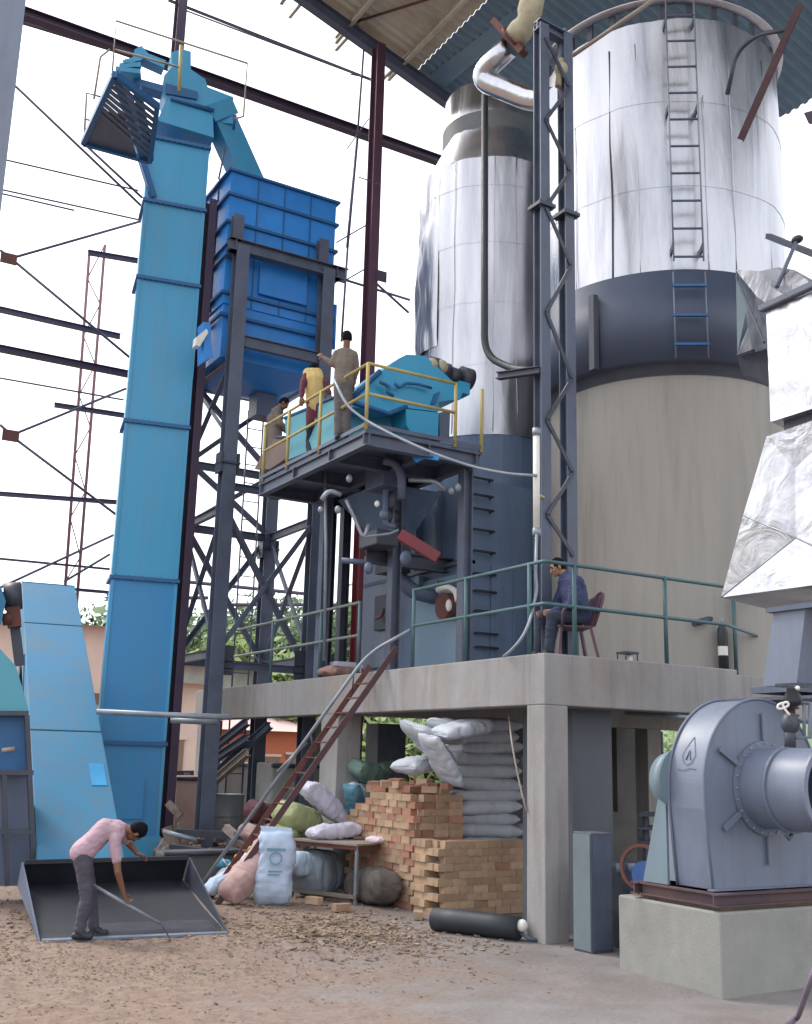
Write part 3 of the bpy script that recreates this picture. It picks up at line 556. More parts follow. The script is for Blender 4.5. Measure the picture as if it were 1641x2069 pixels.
for i in range(6):
    z = ez[i+1]
    for k in range(10):
        for dz in (.05, -.05): bl_.tube(ep_(.06 + k*(EW-.12)/9, -.05, z+dz*1.05), ep_(.06 + k*(EW-.12)/9, -.04, z+dz*.72), .012, n=5)
for i in range(6):
    for u_ in (0.0, EW): bl_.beam(ep_(u_, -.012, ez[i]+(.5 if i == 0 else .05)), ep_(u_, -.012, ez[i+1]-.05), .06, .012, ey)
part('corner_trim', bl_, M['elev'], el)
part('access_hatch', MB().hexa([ep_(.3, -.03, .8), ep_(.87, -.03, .8), ep_(.87, 0, .8), ep_(.3, 0, .8)], [ep_(.3, -.03, 1.5), ep_(.87, -.03, 1.5), ep_(.87, 0, 1.5), ep_(.3, 0, 1.5)]), M['elev_low'], el)
hd = [epx(*p) for p in ((318, 243), (335, 205), (345, 198), (430, 222), (432, 278))]
part('head_hood', MB().prism(hd, ey*ED), M['elev'], el)
hd2 = [epx(*p, .1) for p in ((335, 203), (327, 188), (332, 152), (348, 135), (346, 106), (368, 99), (386, 104), (386, 140), (415, 160), (420, 176), (472, 196), (470, 250), (440, 246), (430, 225))]
part('head', MB().prism(hd2, ey*(ED-.2)), M['elev'], el)
part('head_trim', MB().path([epx(345, 198, -.03), epx(432, 224, -.03)], .05), M['elev_d'], el)
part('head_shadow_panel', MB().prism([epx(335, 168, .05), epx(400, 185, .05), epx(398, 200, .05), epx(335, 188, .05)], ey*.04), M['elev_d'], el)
part('belt_guard', MB().prism([epx(*p, .05) for p in ((336, 122), (300, 108), (286, 92), (272, 100), (268, 120), (278, 122), (290, 118), (330, 136))], ey*.3), M['elev'], el)
part('belt_guard', MB().prism([epx(*p, .05) for p in ((268, 118), (282, 122), (286, 160), (330, 172), (328, 186), (272, 168))], ey*.3), M['elev_d'], el)
for k in range(3): part('motor_stand', MB().beam(epx(232+8*k, 138-6*k+14, .1), epx(282, 150-14*k+8, .1), .5, .1), M['elev'], el)
part('motor', MB().tube(epx(252, 135, .1), epx(280, 140, .1), .17, n=16), M['elev_d'], el)
ch = thing('discharge_chute', 'light blue square chute slanting from the elevator head down to the bin', 'chute', epx(450, 255, .3))
a, b = epx(446, 245, .35), V((8.05, 20.3, bz1+.02)); part('duct', MB().beam(a, b, .52, .5, (0, 1, 0)), M['elev'], ch)
part('inlet_collar', MB().beam(a + (a-b).normalized()*.35, a, .62, .6, (0, 1, 0)), M['elev'], ch)
part('outlet_flange', MB().box((b.x-.45, b.y-.4, bz1+.05), (b.x+.45, b.y+.4, bz1+.1)), M['elev_d'], ch)
part('hanger_rod', MB().tube(epx(455, 300, .2), epx(442, 362, .2), .02), M['steel'], ch)
# service platform beside the elevator head
zp = 13.2
sp_ = thing('service_platform', 'small steel service platform with thin railings at the left of the elevator head', 'platform', at(300, 322, Z=zp))
c4 = [at(168, 288, Z=zp), at(303, 325, Z=zp), at(318, 215, Z=zp), at(232, 150, Z=zp)]
for i in range(4): part('edge_beam', MB().beam(c4[i], c4[(i+1) % 4], .09, .12), M['elev_d'], sp_)
l3 = lambda a, b, t: a + (b-a)*t
part('deck_plate', MB().prism([l3(c4[0], c4[3], 0), l3(c4[0], c4[1], .8), l3(c4[3], c4[2], .5) + (c4[0]-c4[3])*.35, l3(c4[3], c4[0], .5)], (0, 0, .02)), M['steel'], sp_)
for k in range(9):
    t = .04 + k*.11; part('grating_bar', MB().beam(l3(c4[3], c4[0], t*.55), l3(c4[2], c4[1], t), .07, .04), M['bluegrey_d'], sp_)
for a, b in ((epx(230, 158, -.2), epx(305, 400, -.02)), (epx(240, 165, -.2), epx(300, 300, -.02)), (c4[3], l3(c4[0], c4[1], .9)), (l3(c4[3], c4[2], .5), c4[1])): part('knee_brace', MB().angle(a, b, .12, .02), M['elev_d'], sp_)
rr = lambda pts, v=-.4: [epx(x, y, v) for x, y in pts]
for pts in (((226, 160), (235, 42), (500, 128), (492, 235), (476, 240)), ((190, 200), (203, 115), (222, 100)), ((170, 285), (175, 188), (205, 196)), ((232, 100), (360, 135), (368, 130))): part('railing', MB().path(rr(pts), .022, n=6), M['pale_rail'], sp_)
part('railing', MB().tube(epx(366, 92, -.4), epx(362, 185, -.4), .035), M['yellow'], sp_)
part('railing', MB().tube(epx(170, 240, -.4), epx(200, 248, -.4), .02), M['pale_rail'], sp_)
part('railing', MB().tube(epx(476, 232, -.2), epx(472, 262, 0), .03), M['elev_d'], sp_)

# ------------------------------------------------------------ inclined conveyor, lower left
IB, IT = at(168, 1760, D=15), at(98, 1178, D=24.3)
ax = (IT-IB).normalized(); sx = V((ax.y, -ax.x, 0)).normalized(); upn = sx.cross(ax).normalized()
ic = thing('inclined_conveyor', 'pale blue enclosed conveyor climbing away behind the loader bucket', 'conveyor', (IB.x, IB.y, 0))
def icp(t, u, w): return IB + (IT-IB)*t + sx*u + upn*w
Wc = .55; ts = [0, .36, .78, .995]
for i in range(3):
    a, b = ts[i]+.002, ts[i+1]-.002
    part('casing_section', MB().hexa([icp(a, -Wc, -.5), icp(a, Wc, -.5), icp(a, Wc, 0), icp(a, -Wc, 0)], [icp(b, -Wc, -.5), icp(b, Wc, -.5), icp(b, Wc, 0), icp(b, -Wc, 0)]), M['elev_l'], ic, bevel=.01)
for t in (.08, .3, .56): part('side_slot', MB().beam(icp(t, -Wc-.012, -.45), icp(t+.09, -Wc-.012, -.08), .05, .02, sx), M['elev_d'], ic)
part('repair_patch', MB().beam(icp(.2, .38, .006), icp(.26, .38, .006), .22, .012, upn), mat('bright_blue_patch', rgb(50, 144, 196), .4), ic)
part('head_hood', MB().hexa([icp(.998, -Wc, -.5), icp(.998, Wc, -.5), icp(.998, Wc, .0), icp(.998, -Wc, .0)], [icp(1.03, -Wc+.08, -.5), icp(1.03, Wc-.08, -.5), icp(1.03, Wc-.08, -.15), icp(1.03, -Wc+.08, -.15)]), M['elev_l'], ic)
part('support_leg', MB().ibeam(icp(.8, -Wc+.1, -.5), V((icp(.8, -Wc+.1, -.5).x, icp(.8, -Wc+.1, -.5).y, 0)), .14, .14), M['dark'], ic)
part('support_leg', MB().ibeam(icp(.8, Wc-.1, -.5), V((icp(.8, Wc-.1, -.5).x, icp(.8, Wc-.1, -.5).y, 0)), .14, .14), M['dark'], ic)
dm = thing('feed_machine', 'teal feed hopper on a dark frame at the far left edge behind the bucket', 'machine', at(30, 1600, D=16))
dd = 15.5
part('hopper', MB().prism([at(x, y, D=dd) for x, y in ((-60, 1440), (-60, 1330), (-10, 1300), (32, 1345), (60, 1440), (52, 1440))], ray(30, 1400)*.8), M['turq_g'], dm)
part('skirt', MB().prism([at(x, y, D=dd+.1) for x, y in ((-60, 1442), (52, 1442), (66, 1560), (-60, 1560))], ray(30, 1400)*.7), M['elev_d'], dm)
part('body', MB().prism([at(x, y, D=dd+.2) for x, y in ((-60, 1562), (66, 1562), (70, 1790), (-60, 1790))], ray(30, 1400)*.6), M['bluegrey_d'], dm)
part('upper_chute', MB().prism([at(x, y, D=dd+.6) for x, y in ((-50, 1180), (2, 1185), (12, 1215), (2, 1262), (-50, 1280))], ray(0, 1200)*.5), M['elev_l'], dm)
part('drive_motor', MB().tube(at(8, 1206, D=dd+1), at(44, 1203, D=dd+1), .2, n=18).tube(at(8, 1212, D=dd+1), at(-12, 1212, D=dd+1), .12), M['motor'], dm)
part('gearbox', MB().beam(at(14, 1248, D=dd+1), at(42, 1245, D=dd+1), .22, .3).tube(at(5, 1252, D=dd+.9), at(24, 1250, D=dd+.9), .09), M['rust'], dm)
part('leg', MB().beam(at(30, 1265, D=dd+1.1), at(40, 1345, D=dd+1.1), .14), M['dark'], dm)
for q_ in (((-60, 1441), (58, 1441)), ((-60, 1561), (68, 1561)), ((-60, 1680), (68, 1680)), ((54, 1445), (70, 1790)), ((8, 1562), (14, 1790))): part('frame_bar', MB().beam(at(*q_[0], D=dd-.04), at(*q_[1], D=dd-.04), .08, .06), M['dark'], dm)
part('handle', MB().tube(at(4, 1516, D=dd-.12), at(30, 1513, D=dd-.1), .03), M['pale_rail'], dm)
gp = thing('horizontal_pipes', 'two grey pipes running level across the blue elevator casing near its foot', 'pipes', at(330, 1450, D=18.2))
part('pipe', MB().path([at(195, 1438, D=18.2), at(330, 1444, D=18.2), at(466, 1449, D=18)], .045), M['grey_pipe'], gp)
part('pipe', MB().path([at(345, 1455, D=18.4), at(440, 1459, D=18.3)], .05), M['grey_pipe'], gp)

# ------------------------------------------------------------ upper platform with yellow railing
PX, PY, PZ = 7.1, 13.21, 6.68; PX1, PY1 = at(975, 915, Y=PY).x, 17.05
up = thing('upper_platform', 'high dark steel work platform under the turquoise conveyor', 'platform', (PX, PY, PZ))
part('deck', MB().box((PX+.02, PY+.02, PZ-.06), (PX1, PY1, PZ-.01)), M['bluegrey_d'], up)
for y in (PY+.08, 14.4, 15.7, PY1): part('deck_beam', MB().ibeam((PX, y, PZ-.17), (PX1, y, PZ-.17), .14, .21), M['steel'], up)
for x in (PX+.07, 8.2, PX1-.1): part('deck_beam', MB().ibeam((x, PY, PZ-.17), (x, PY1+.1, PZ-.17), .12, .2), M['steel'], up)
part('kick_plate', MB().box((PX-.02, PY, PZ), (PX-.005, PY1, PZ+.06)).box((PX, PY-.02, PZ), (PX1, PY-.005, PZ+.06)), M['steel'], up)
for x, y in ((8.62, 14.9), (9.05, 13.5), (8.2, 16.6)):
    part('column', MB().ibeam((x, y, ZT), (x, y, PZ-.28), .17, .17, .02), M['steel'], up)
for px, D_ in ((657, 18.7), (688, 19.1)):
    p = at(px, 1330, D=D_); part('column', MB().ibeam((p.x, p.y, ZT-.0), (p.x, p.y, PZ-.3), .16, .16, .02), M['dark'], up)
yr = thing('yellow_railing', 'faded yellow railing round the high work platform', 'railing', (PX, PY, PZ))
pyl = [16.95, 15.95, 14.75, PY]
for y in pyl: part('post', MB().tube((PX, y, PZ-.05), (PX, y, PZ+.98), .028), M['yellow'], yr)
for x in (PX + 1.55, PX1-.02): part('post', MB().tube((x, PY, PZ-.05), (x, PY, PZ+.98), .028), M['yellow'], yr)
for z in (PZ+.5, PZ+.97):
    part('rail', MB().tube((PX, 16.98, z), (PX, PY, z), .024), M['yellow'], yr); part('rail', MB().tube((PX, PY, z), (PX+1.55, PY, z), .024), M['yellow'], yr)

def zY(px, py): return at(px, py, Y=14.1)
CYf = 14.1
tc = thing('drag_conveyor', 'turquoise enclosed drag conveyor with crank arms on the high platform', 'conveyor', at(800, 800, Y=CYf))
body = [at(x, y, Y=CYf) for x, y in ((712, 802), (768, 752), (806, 724), (822, 716), (860, 719), (936, 790), (930, 806), (886, 812), (886, 832), (820, 824), (786, 834), (712, 822))]
part('casing', MB().prism(body, (0, .75, 0)), M['turq'], tc)
part('lower_chute', MB().prism([at(x, y, Y=CYf-.03) for x, y in ((820, 826), (887, 834), (885, 886), (832, 876), (822, 860))], (0, .6, 0)), M['turq'], tc)
part('chute_side', MB().prism([at(x, y, Y=CYf+.02) for x, y in ((888, 834), (910, 828), (908, 884), (888, 888))], (0, .5, 0)), M['bluegrey_d'], tc)
part('edge_trim', MB().path([at(712, 802, Y=CYf-.02), at(768, 750, Y=CYf-.02)], .045), M['elev_d'], tc)
part('edge_trim', MB().path([at(700, 808, Y=CYf-.02), at(786, 836, Y=CYf-.02), at(822, 822, Y=CYf-.02)], .04), M['elev_d'], tc)
part('handle', MB().path([at(x, y, Y=CYf-.12) for x, y in ((768, 772), (778, 776), (788, 784), (782, 792), (795, 800))], .03, bend=.05), M['elev_d'], tc)
part('handle', MB().path([at(x, y, Y=CYf-.1) for x, y in ((798, 774), (806, 784), (820, 774), (845, 776), (872, 784))], .025, bend=.05), M['elev_d'], tc)
part('end_bracket', MB().prism([at(x, y, Y=CYf-.04) for x, y in ((872, 816), (880, 795), (890, 790), (882, 815))], (0, .05, 0)), M['elev_d'], tc)
dr = thing('conveyor_drive', 'dark gear motor and flanges on the upper right end of the turquoise conveyor', 'motor', at(900, 760, Y=CYf))
for x0, y0, x1, y1, r in ((868, 744, 884, 748, .2), (884, 748, 905, 754, .16), (905, 756, 925, 762, .14), (930, 762, 950, 768, .19)):
    part('flange' if r > .17 else 'housing', MB().tube(at(x0, y0, Y=CYf+.2), at(x1, y1, Y=CYf+.2), r, n=20), M['motor'], dr)
part('motor_base', MB().beam(at(915, 786, Y=CYf+.2), at(938, 792, Y=CYf+.2), .35, .2), M['turq'], dr)
part('insulation', MB().ball(at(890, 742, Y=CYf+.1), .13).ball(at(872, 738, Y=CYf+.1), .12), M['insul'], dr)
tp = thing('teal_hopper', 'open teal sheet metal hopper behind the yellow railing where a worker bends', 'hopper', (PX+.15, 15, PZ))
hx = PX+.22; hq = [at(x, y, X=hx) for x, y in ((575, 845), (683, 800), (686, 880), (582, 926))]
part('side_panel', MB().prism(hq, (.03, 0, 0)), M['turq_g'], tp)
part('side_panel', MB().prism([p + V((.95, 0, 0)) for p in hq], (.03, 0, 0)), M['turq_g'], tp)
part('end_panel', MB().prism([hq[1], hq[1] + V((.95, 0, 0)), hq[2] + V((.95, 0, 0)), hq[2]], (0, -.03, 0)), M['turq_g'], tp)
part('floor_panel', MB().prism([hq[3], hq[2], hq[2] + V((.95, 0, 0)), hq[3] + V((.95, 0, 0))], (0, 0, -.03)), M['turq_g'], tp)
part('rim', MB().path([hq[0], hq[1], hq[1] + V((.95, 0, 0))], .03), M['elev_d'], tp)
tw = thing('tan_trough', 'tan sheet trough at the left end of the high platform', 'trough', at(540, 920, X=PX+.3))
part('trough', MB().prism([at(x, y, X=PX+.35) for x, y in ((514, 948), (528, 920), (556, 885), (578, 884), (580, 925), (545, 948))], (.5, 0, 0)), mat('tan_sheet', rgb(128, 112, 106), .8), tw)
part('rim', MB().tube(at(556, 883, X=PX+.33), at(580, 883, X=PX+.33), .025), M['steel'], tw)
lg_ = at(530, 950, X=PX+.4); part('leg', MB().beam(lg_, (lg_.x, lg_.y, PZ-.05), .05), M['steel'], tw)
solo('conduit', MB().path([at(657, 935, D=17.4), at(659, 1100, D=17.4), at(655, 1335, D=17.7)], .028), M['grey_pipe'], 'pale vertical conduit under the left part of the high platform', 'conduit', at(655, 1335, D=17.7))
# cable across
cab = [at(675, 765, D=15.2), at(700, 820, D=15), at(740, 850, D=14.8), at(800, 882, D=14.4), at(880, 918, D=14), at(960, 945, D=13.8), at(1030, 958, D=13.6), at(1085, 961, D=13.5)]
solo('hanging_cable', MB().path(cab, .022, n=6, bend=.5), M['grey_pipe'], 'pale cable swooping from the yellow railing across to the tube lamp', 'cable', cab[4])

# ------------------------------------------------------------ furnace under the high platform
fu = thing('furnace', 'dark blue-grey furnace casing with doors standing left of the slim vessel', 'furnace', (9.75, 14.4, ZT))
part('casing', MB().box((9.75, 14.45, ZT), (11.0, 17.9, 5.2)), M['casing'], fu)
part('upper_casing', MB().box((9.85, 14.5, 5.2), (11.2, 17.7, 6.6)), M['casing'], fu)
for x in (9.76, 10.2, 10.65): part('front_rib', MB().box((x, 14.41, ZT), (x+.04, 14.45, 5.14)), M['casing'], fu)
for y in (14.75, 15.4, 16.1, 16.8): part('casing_rib', MB().box((9.72, y-.03, 5.22), (9.85, y+.03, 6.55)), M['bluegrey_d'], fu)
part('casing_ledge', MB().box((9.68, 14.45, 5.14), (9.9, 17.9, 5.2)), M['steel'], fu)
def fpan(x0, y0, x1, y1, m, n, d=.05):
    a = at(x0, y0, X=9.75-d); b = at(x1, y1, X=9.75-d); part(n, MB().box((9.75-d, min(a.y, b.y), max(ZT+.01, min(a.z, b.z))), (9.75, max(a.y, b.y), max(a.z, b.z))), m, fu, bevel=.008)
fpan(836, 1180, 942, 1338, M['casing_l'], 'access_door'); fpan(736, 1125, 798, 1345, M['bluegrey'], 'access_door'); fpan(804, 1190, 830, 1350, M['casing'], 'access_door', .03)
fpan(757, 1205, 782, 1270, M['dark'], 'hatch', .12); fpan(838, 1165, 846, 1200, M['casing_l'], 'hinge_bar', .12)
part('peep_door', MB().path([at(760, 1250, X=9.55), at(772, 1245, X=9.55), at(776, 1230, X=9.55)], .03), M['rust'], fu)
# lower hopper and pipework under the high platform
uh = thing('transfer_hopper', 'dark inverted hopper hanging under the high platform', 'hopper', (8.6, 15.4, 5.8))
hq1 = [(8.35, 14.9), (9.5, 14.9), (9.5, 16.5), (8.35, 16.5)]
z0_ = at(735, 1085, D=17.5).z
part('hopper', MB().hexa([(8.9, 15.5, z0_), (9.2, 15.5, z0_), (9.2, 15.9, z0_), (8.9, 15.9, z0_)], [(x, y, PZ-.3) for x, y in hq1]), M['casing'], uh)
part('outlet', MB().box((8.85, 15.45, z0_-.5), (9.25, 15.95, z0_)), M['dark'], uh)
part('feeder_pipe', MB().path([(9.05, 15.7, z0_-.4), (9.3, 15.5, z0_-.8), (9.9, 15.3, z0_-.9)], .13, bend=.2), M['bluegrey_d'], uh)
part('cross_beam', MB().ibeam((8.2, 15.1, at(740, 1118, D=17).z), (10.0, 15.1, at(740, 1118, D=17).z), .16, .24), M['dark'], uh)
part('valve', MB().ball((8.6, 15.0, z0_+.3), .16).tube((8.4, 14.9, z0_+.45), (8.8, 15.0, z0_+.1), .06), M['dark'], uh)
part('blue_tarp', MB().prism([at(x, y, D=15.6) for x, y in ((832, 914), (858, 910), (890, 918), (886, 930), (858, 926), (842, 934), (836, 928))], (.05, .1, .02)), mat('tarp_blue', rgb(40, 140, 205), .6), uh)
rp = [at(808, 1080, D=15.6), at(885, 1128, D=15.6)]
solo('red_pipe', MB().beam(rp[0], rp[1], .19, .16), M['steel_red'], 'short thick red beam slanting in front of the dark furnace', 'beam', rp[0])
pq = thing('furnace_pipework', 'tangle of dark pipes and valves between furnace and high platform', 'pipework', at(850, 1050, D=16))
for pts, r in ((((775, 930), (800, 935), (812, 960), (812, 1010)), .07), (((700, 1010), (718, 1050), (735, 1090), (745, 1060)), .03), (((825, 970), (880, 972), (900, 990)), .035), (((780, 990), (778, 1060), (800, 1065)), .045), (((690, 1000), (665, 990), (650, 1010)), .04), (((735, 1085), (790, 1078), (806, 1070)), .02), (((690, 1132), (735, 1136)), .045)):
    part('pipe', MB().path([at(x, y, D=16.2) for x, y in pts], r, n=8, bend=.15), M['bluegrey_d'] if r > .04 else M['grey_pipe'], pq)
for x, y, r, m in ((706, 967, .05, 'grey_pipe'), (912, 992, .05, 'grey_pipe'), (925, 985, .055, 'grey_pipe'), (762, 1018, .04, 'white'), (776, 1040, .07, 'bluegrey_d'), (820, 1128, .09, 'bluegrey_d'), (745, 1148, .07, 'bluegrey_d'), (683, 1030, .05, 'grey_pipe'), (648, 1030, .04, 'grey_pipe')):
    part('valve', MB().ball(at(x, y, D=16), (r, r, r*1.3)), M[m], pq)
for x, y, w, h, m in ((775, 965, .35, .4, 'bluegrey_d'), (765, 1092, .4, .25, 'dark')):
    p = at(x, y, D=16.9); part('housing', MB().box((p.x-w/2, p.y-.3, p.z-h/2), (p.x+w/2, p.y+.3, p.z+h/2)), M[m], pq, bevel=.02)
bu = thing('burner_blower', 'dark blower with a white elbow duct mounted on the furnace door', 'blower', at(905, 1225, X=9.5))
part('fan_housing', MB().disc(at(902, 1225, X=9.5), (1, 0, 0), .22, .16, 24), M['rust'], bu)
part('elbow', MB().path([at(885, 1192, X=9.4), at(905, 1185, X=9.4), at(922, 1195, X=9.4), at(925, 1215, X=9.4)], .05, bend=.12), M['white'], bu)
part('inlet', MB().ball(at(907, 1223, X=9.38), (.05, .06, .1)), M['white'], bu)
part('hood', MB().beam(at(886, 1180, X=9.45), at(925, 1182, X=9.45), .06, .12), M['dark'], bu)

# ------------------------------------------------------------ fan and plinth
PC = at(1462, 2015, Z=0)
pl = thing('fan_plinth', 'square concrete plinth under the grey blower fan', 'plinth', (PC.x, PC.y, 0))
part('block', MB().box((PC.x, PC.y, -.1), (10.6, PC.y+1.36, .71)), M['concrete_plinth'], pl, bevel=.02)
part('grout_strip', MB().box((PC.x+.1, PC.y+.1, .71), (10.5, PC.y+1.25, .745)), M['chips'], pl)
FXc, FYf, FZc = 8.62, 7.55, 1.80; FR = .8; FW = .46
fan = thing('blower_fan', 'large blue-grey centrifugal fan with a round inlet on a concrete plinth', 'fan', (FXc, FYf, .75))
sk = MB(); zs = .745
for y in (PC.y+.06, PC.y+1.1): sk.ibeam((PC.x-.02, y, zs+.06), (10.5, y, zs+.06), .1, .115, .014)
for x in (PC.x+.05, 8.6, 9.4): sk.ibeam((x, PC.y+.1, zs+.06), (x, PC.y+1.05, zs+.06), .09, .113, .014)
part('skid', sk, mat('skid_steel', rgb(76, 60, 66), .7, var=.3, scale=5, dirt=rgb(110, 80, 66), dirt_amt=.5), fan)
zb = zs + .125
prof = [(FXc + FR*1.0*cos(t), FZc + FR*(1.06 if t < pi/2 else 1.06)*sin(t)) for t in [pi*k/72 for k in range(73)]]
outl = [(FXc-FR+.08, zb)] + [(FXc-FR, FZc-.2)] + [(x, z) for x, z in reversed(prof)] + [(FXc+FR+.15, zb)]
part('scroll_casing', MB().prism([(x, FYf, z) for x, z in outl], (0, FW, 0)), M['bluegrey'], fan, bevel=.006)
rim = MB()
pts = [(x, z) for x, z in outl[:-1]]
for k in (0, FW): rim.path([(FXc + (x-FXc)*1.015, FYf+k, FZc + (z-FZc)*1.015 if z > zb+.01 else z) for x, z in pts], .014, n=6)
part('edge_flange', rim, M['bluegrey'], fan)
hc = V((FXc+.02, FYf, FZc))
part('inlet_duct', MB().tube(hc + V((0, -.001, 0)), hc + V((0, -.82, 0)), .385, n=48, caps=False).tube(hc + V((0, -.82, 0)), hc + V((0, -.1, 0)), .372, n=48, caps=False), M['bluegrey'], fan)
for d, r in ((.02, .45), (.34, .41), (.81, .43)): part('inlet_flange', MB().ring(hc + V((0, -d, 0)), (0, 1, 0), .376, r, .025, 48), M['bluegrey'], fan)
part('inlet_throat', MB().disc(hc + V((0, -.05, 0)), (0, 1, 0), .37, .04, 40), M['dark'], fan)
bo = MB()
for k in range(24): a = 2*pi*k/24; bo.tube(hc + V((.43*cos(a), -.05, .43*sin(a))), hc + V((.43*cos(a), -.01, .43*sin(a))), .01, n=6)
part('bolt_circle', bo, M['grey_pipe'], fan)
for deg in (150, 212, 270, 330, 30, 90):
    a = radians(deg); d = V((cos(a), 0, sin(a))); part('stiffener_rib', MB().beam(hc + d*.46 + V((0, -.03, 0)), hc + d*.72 + V((0, -.03, 0)), .05, .02, (0, 1, 0)), M['bluegrey'], fan)
part('inlet_gusset', MB().path([hc + V((-.12, -.3, -.37)), hc + V((-.02, -.28, -.46)), hc + V((.1, -.28, -.36))], .02), M['bluegrey'], fan)
part('support_plate', MB().prism([(FXc-FR-.02, FYf+.5, zb), (FXc-FR-.02, FYf+.84, zb), (FXc-FR-.02, FYf+.56, zb+.95), (FXc-FR-.02, FYf+.5, zb+.95)], (.03, 0, 0)), M['greenbox'], fan)
part('bearing_pedestal', MB().hexa([(FXc-.5, FYf+.62, zb), (FXc+.4, FYf+.62, zb), (FXc+.4, FYf+1.05, zb), (FXc-.5, FYf+1.05, zb)], [(FXc-.3, FYf+.66, FZc-.1), (FXc+.2, FYf+.66, FZc-.1), (FXc+.2, FYf+1.0, FZc-.1), (FXc-.3, FYf+1.0, FZc-.1)]), M['bluegrey'], fan)
part('rear_bearing_cover', MB().tube((FXc-.6, FYf+FW, FZc+.05), (FXc-.6, FYf+FW+.22, FZc+.05), .33, .26, n=32), M['greenbox'], fan)
em = MB(); e0 = V((FXc-FR*.93, FYf+.2, FZc+.42)); 
# maker's mark on the casing rim: a small oil-drop outline over a wave
def rimp(u, z): return V((FXc - math.sqrt(max(.01, FR*FR - (z-FZc)**2/1.12)) - .008, FYf + .23 - u, z))
dp = [rimp(.0, FZc+.47), rimp(.06, FZc+.36), rimp(.085, FZc+.29), rimp(.05, FZc+.22), rimp(0, FZc+.2), rimp(-.05, FZc+.22), rimp(-.085, FZc+.29), rimp(-.06, FZc+.36), rimp(.0, FZc+.47)]
em.path(dp, .003, n=4); em.path([rimp(-.12, FZc+.16), rimp(-.04, FZc+.15), rimp(.04, FZc+.17), rimp(.12, FZc+.16)], .003, n=4); em.path([rimp(-.03, FZc+.25), rimp(.0, FZc+.34), rimp(.03, FZc+.25)], .005, n=4)
part('drop_emblem', em, mat('emblem_grey', rgb(92, 104, 128), .5), fan)
part('base_angle', MB().box((FXc-FR-.01, FYf-.07, zb), (FXc+FR+.2, FYf-.001, zb+.012)), M['bluegrey'], fan)
# actuator above the inlet
ac = thing('valve_actuator', 'black valve actuator with hand wheel and a coiled pale cord above the fan inlet', 'actuator', at(1595, 1470, D=10.4))
AD = 10.5
part('gearbox', MB().ball(at(1597, 1462, D=AD), (.085, .085, .1)).tube(at(1597, 1470, D=AD), at(1597, 1510, D=AD), .05), M['dark'], ac)
part('head', MB().beam(at(1590, 1405, D=AD), at(1612, 1405, D=AD), .16, .12).ball(at(1602, 1412, D=AD), .08), M['black'], ac)
part('hand_wheel', MB().ring(at(1610, 1385, D=AD), (0, 0, 1), .17, .19, .02).tube(at(1610, 1385, D=AD), at(1605, 1412, D=AD), .02), M['dark'], ac)
part('cord', MB().path([at(x, y, D=AD-.1) for x, y in ((1582, 1420), (1572, 1424), (1571, 1432), (1582, 1432), (1594, 1425), (1592, 1418), (1580, 1421), (1588, 1436), (1596, 1445))], .012, n=6, bend=.04), M['white'], ac)
part('mount_frame', MB().path([at(x, y, D=AD) for x, y in ((1612, 1420), (1638, 1420), (1636, 1490), (1600, 1490))], .02).tube(at(1625, 1420, D=AD), at(1625, 1490, D=AD), .015).tube(at(1612, 1455, D=AD), at(1641, 1455, D=AD), .015), M['bluegrey'], ac)
part('ball_knob', MB().ball(at(1612, 1390, D=AD-.2), .02), M['white'], ac)
# duct from the fan up into the clad hopper
XD = 8.9
dt = thing('outlet_duct', 'blue-grey flanged outlet duct rising from the blower fan into the clad hopper', 'duct', (XD, FYf, 2.7))
l0, l1, u0, u1 = at(1540, 1386, X=XD), at(1609, 1386, X=XD), at(1563, 1238, X=XD), at(1628, 1226, X=XD)
part('duct', MB().hexa([l1, l1 + V((.75, 0, 0)), l0 + V((.75, 0, 0)), l0], [u1, u1 + V((.6, 0, 0)), u0 + V((.6, 0, 0)), u0]), M['bluegrey'], dt)
fl = MB(); fl.box((XD-.08, l1.y-.08, l1.z-.06), (XD+.83, l0.y+.08, l1.z)); fl.box((XD-.05, l1.y-.3, l1.z-.13), (XD+.9, l0.y+.5, l1.z-.1))
part('lower_flange', fl, M['steel'], dt); part('upper_flange', MB().box((XD-.05, u1.y-.5, u0.z+.0), (XD+.7, u0.y+.06, u0.z+.05)), M['steel'], dt)
part('brace_channel', MB().ibeam((XD-.35, l0.y+.35, l1.z-.2), (XD+.9, l0.y+.35, l1.z-.2), .12, .1), M['rust'], dt)
# silver clad hopper and box duct
XH = 8.85
def hx_(x, y, dx=0): return at(x, y, X=XH+dx)
hp = thing('clad_hopper', 'faceted silver clad hopper with creased cross-broken sheets above the fan duct', 'hopper', hx_(1457, 1207))
far = [hx_(1549, 882), hx_(1520, 990), hx_(1507, 1042), hx_(1457, 1207)]; yn = 6.3
near = [V((XH, yn, p.z + (p.z-3.3)*.0)) for p in far]
ymid = [(f.y+yn)/2 for f in far]
def facet(pts, n='clad_panel'): part(n, MB().prism(pts, (.02, 0, 0)), M['alu_c'] if n == 'clad_panel' else M['alu'], hp)
A, B, C_, Dd = far; mid1 = hx_(1600, 1085) + V((.06, 0, 0)); mid0 = hx_(1600, 945) + V((.05, 0, 0))
nA, nC, nD = V((XH, yn, A.z+.05)), V((XH, yn, C_.z)), V((XH, yn, Dd.z-.02))
hf = MB()
hv = [A, B + V((-.02, 0, 0)), C_ + V((-.04, 0, 0)), Dd, mid0, mid1, nA, V((XH-.02, yn, B.z)), nC, nD]
hf.add(hv, [(0,1,4), (0,4,6), (4,7,6), (1,2,4), (2,5,4), (4,5,7), (5,8,7), (2,3,5), (3,9,5), (5,9,8)])
part('clad_face', hf, M['alu_c'], hp)
hb_ = MB(); o = V((1.4, .25, 0)); 
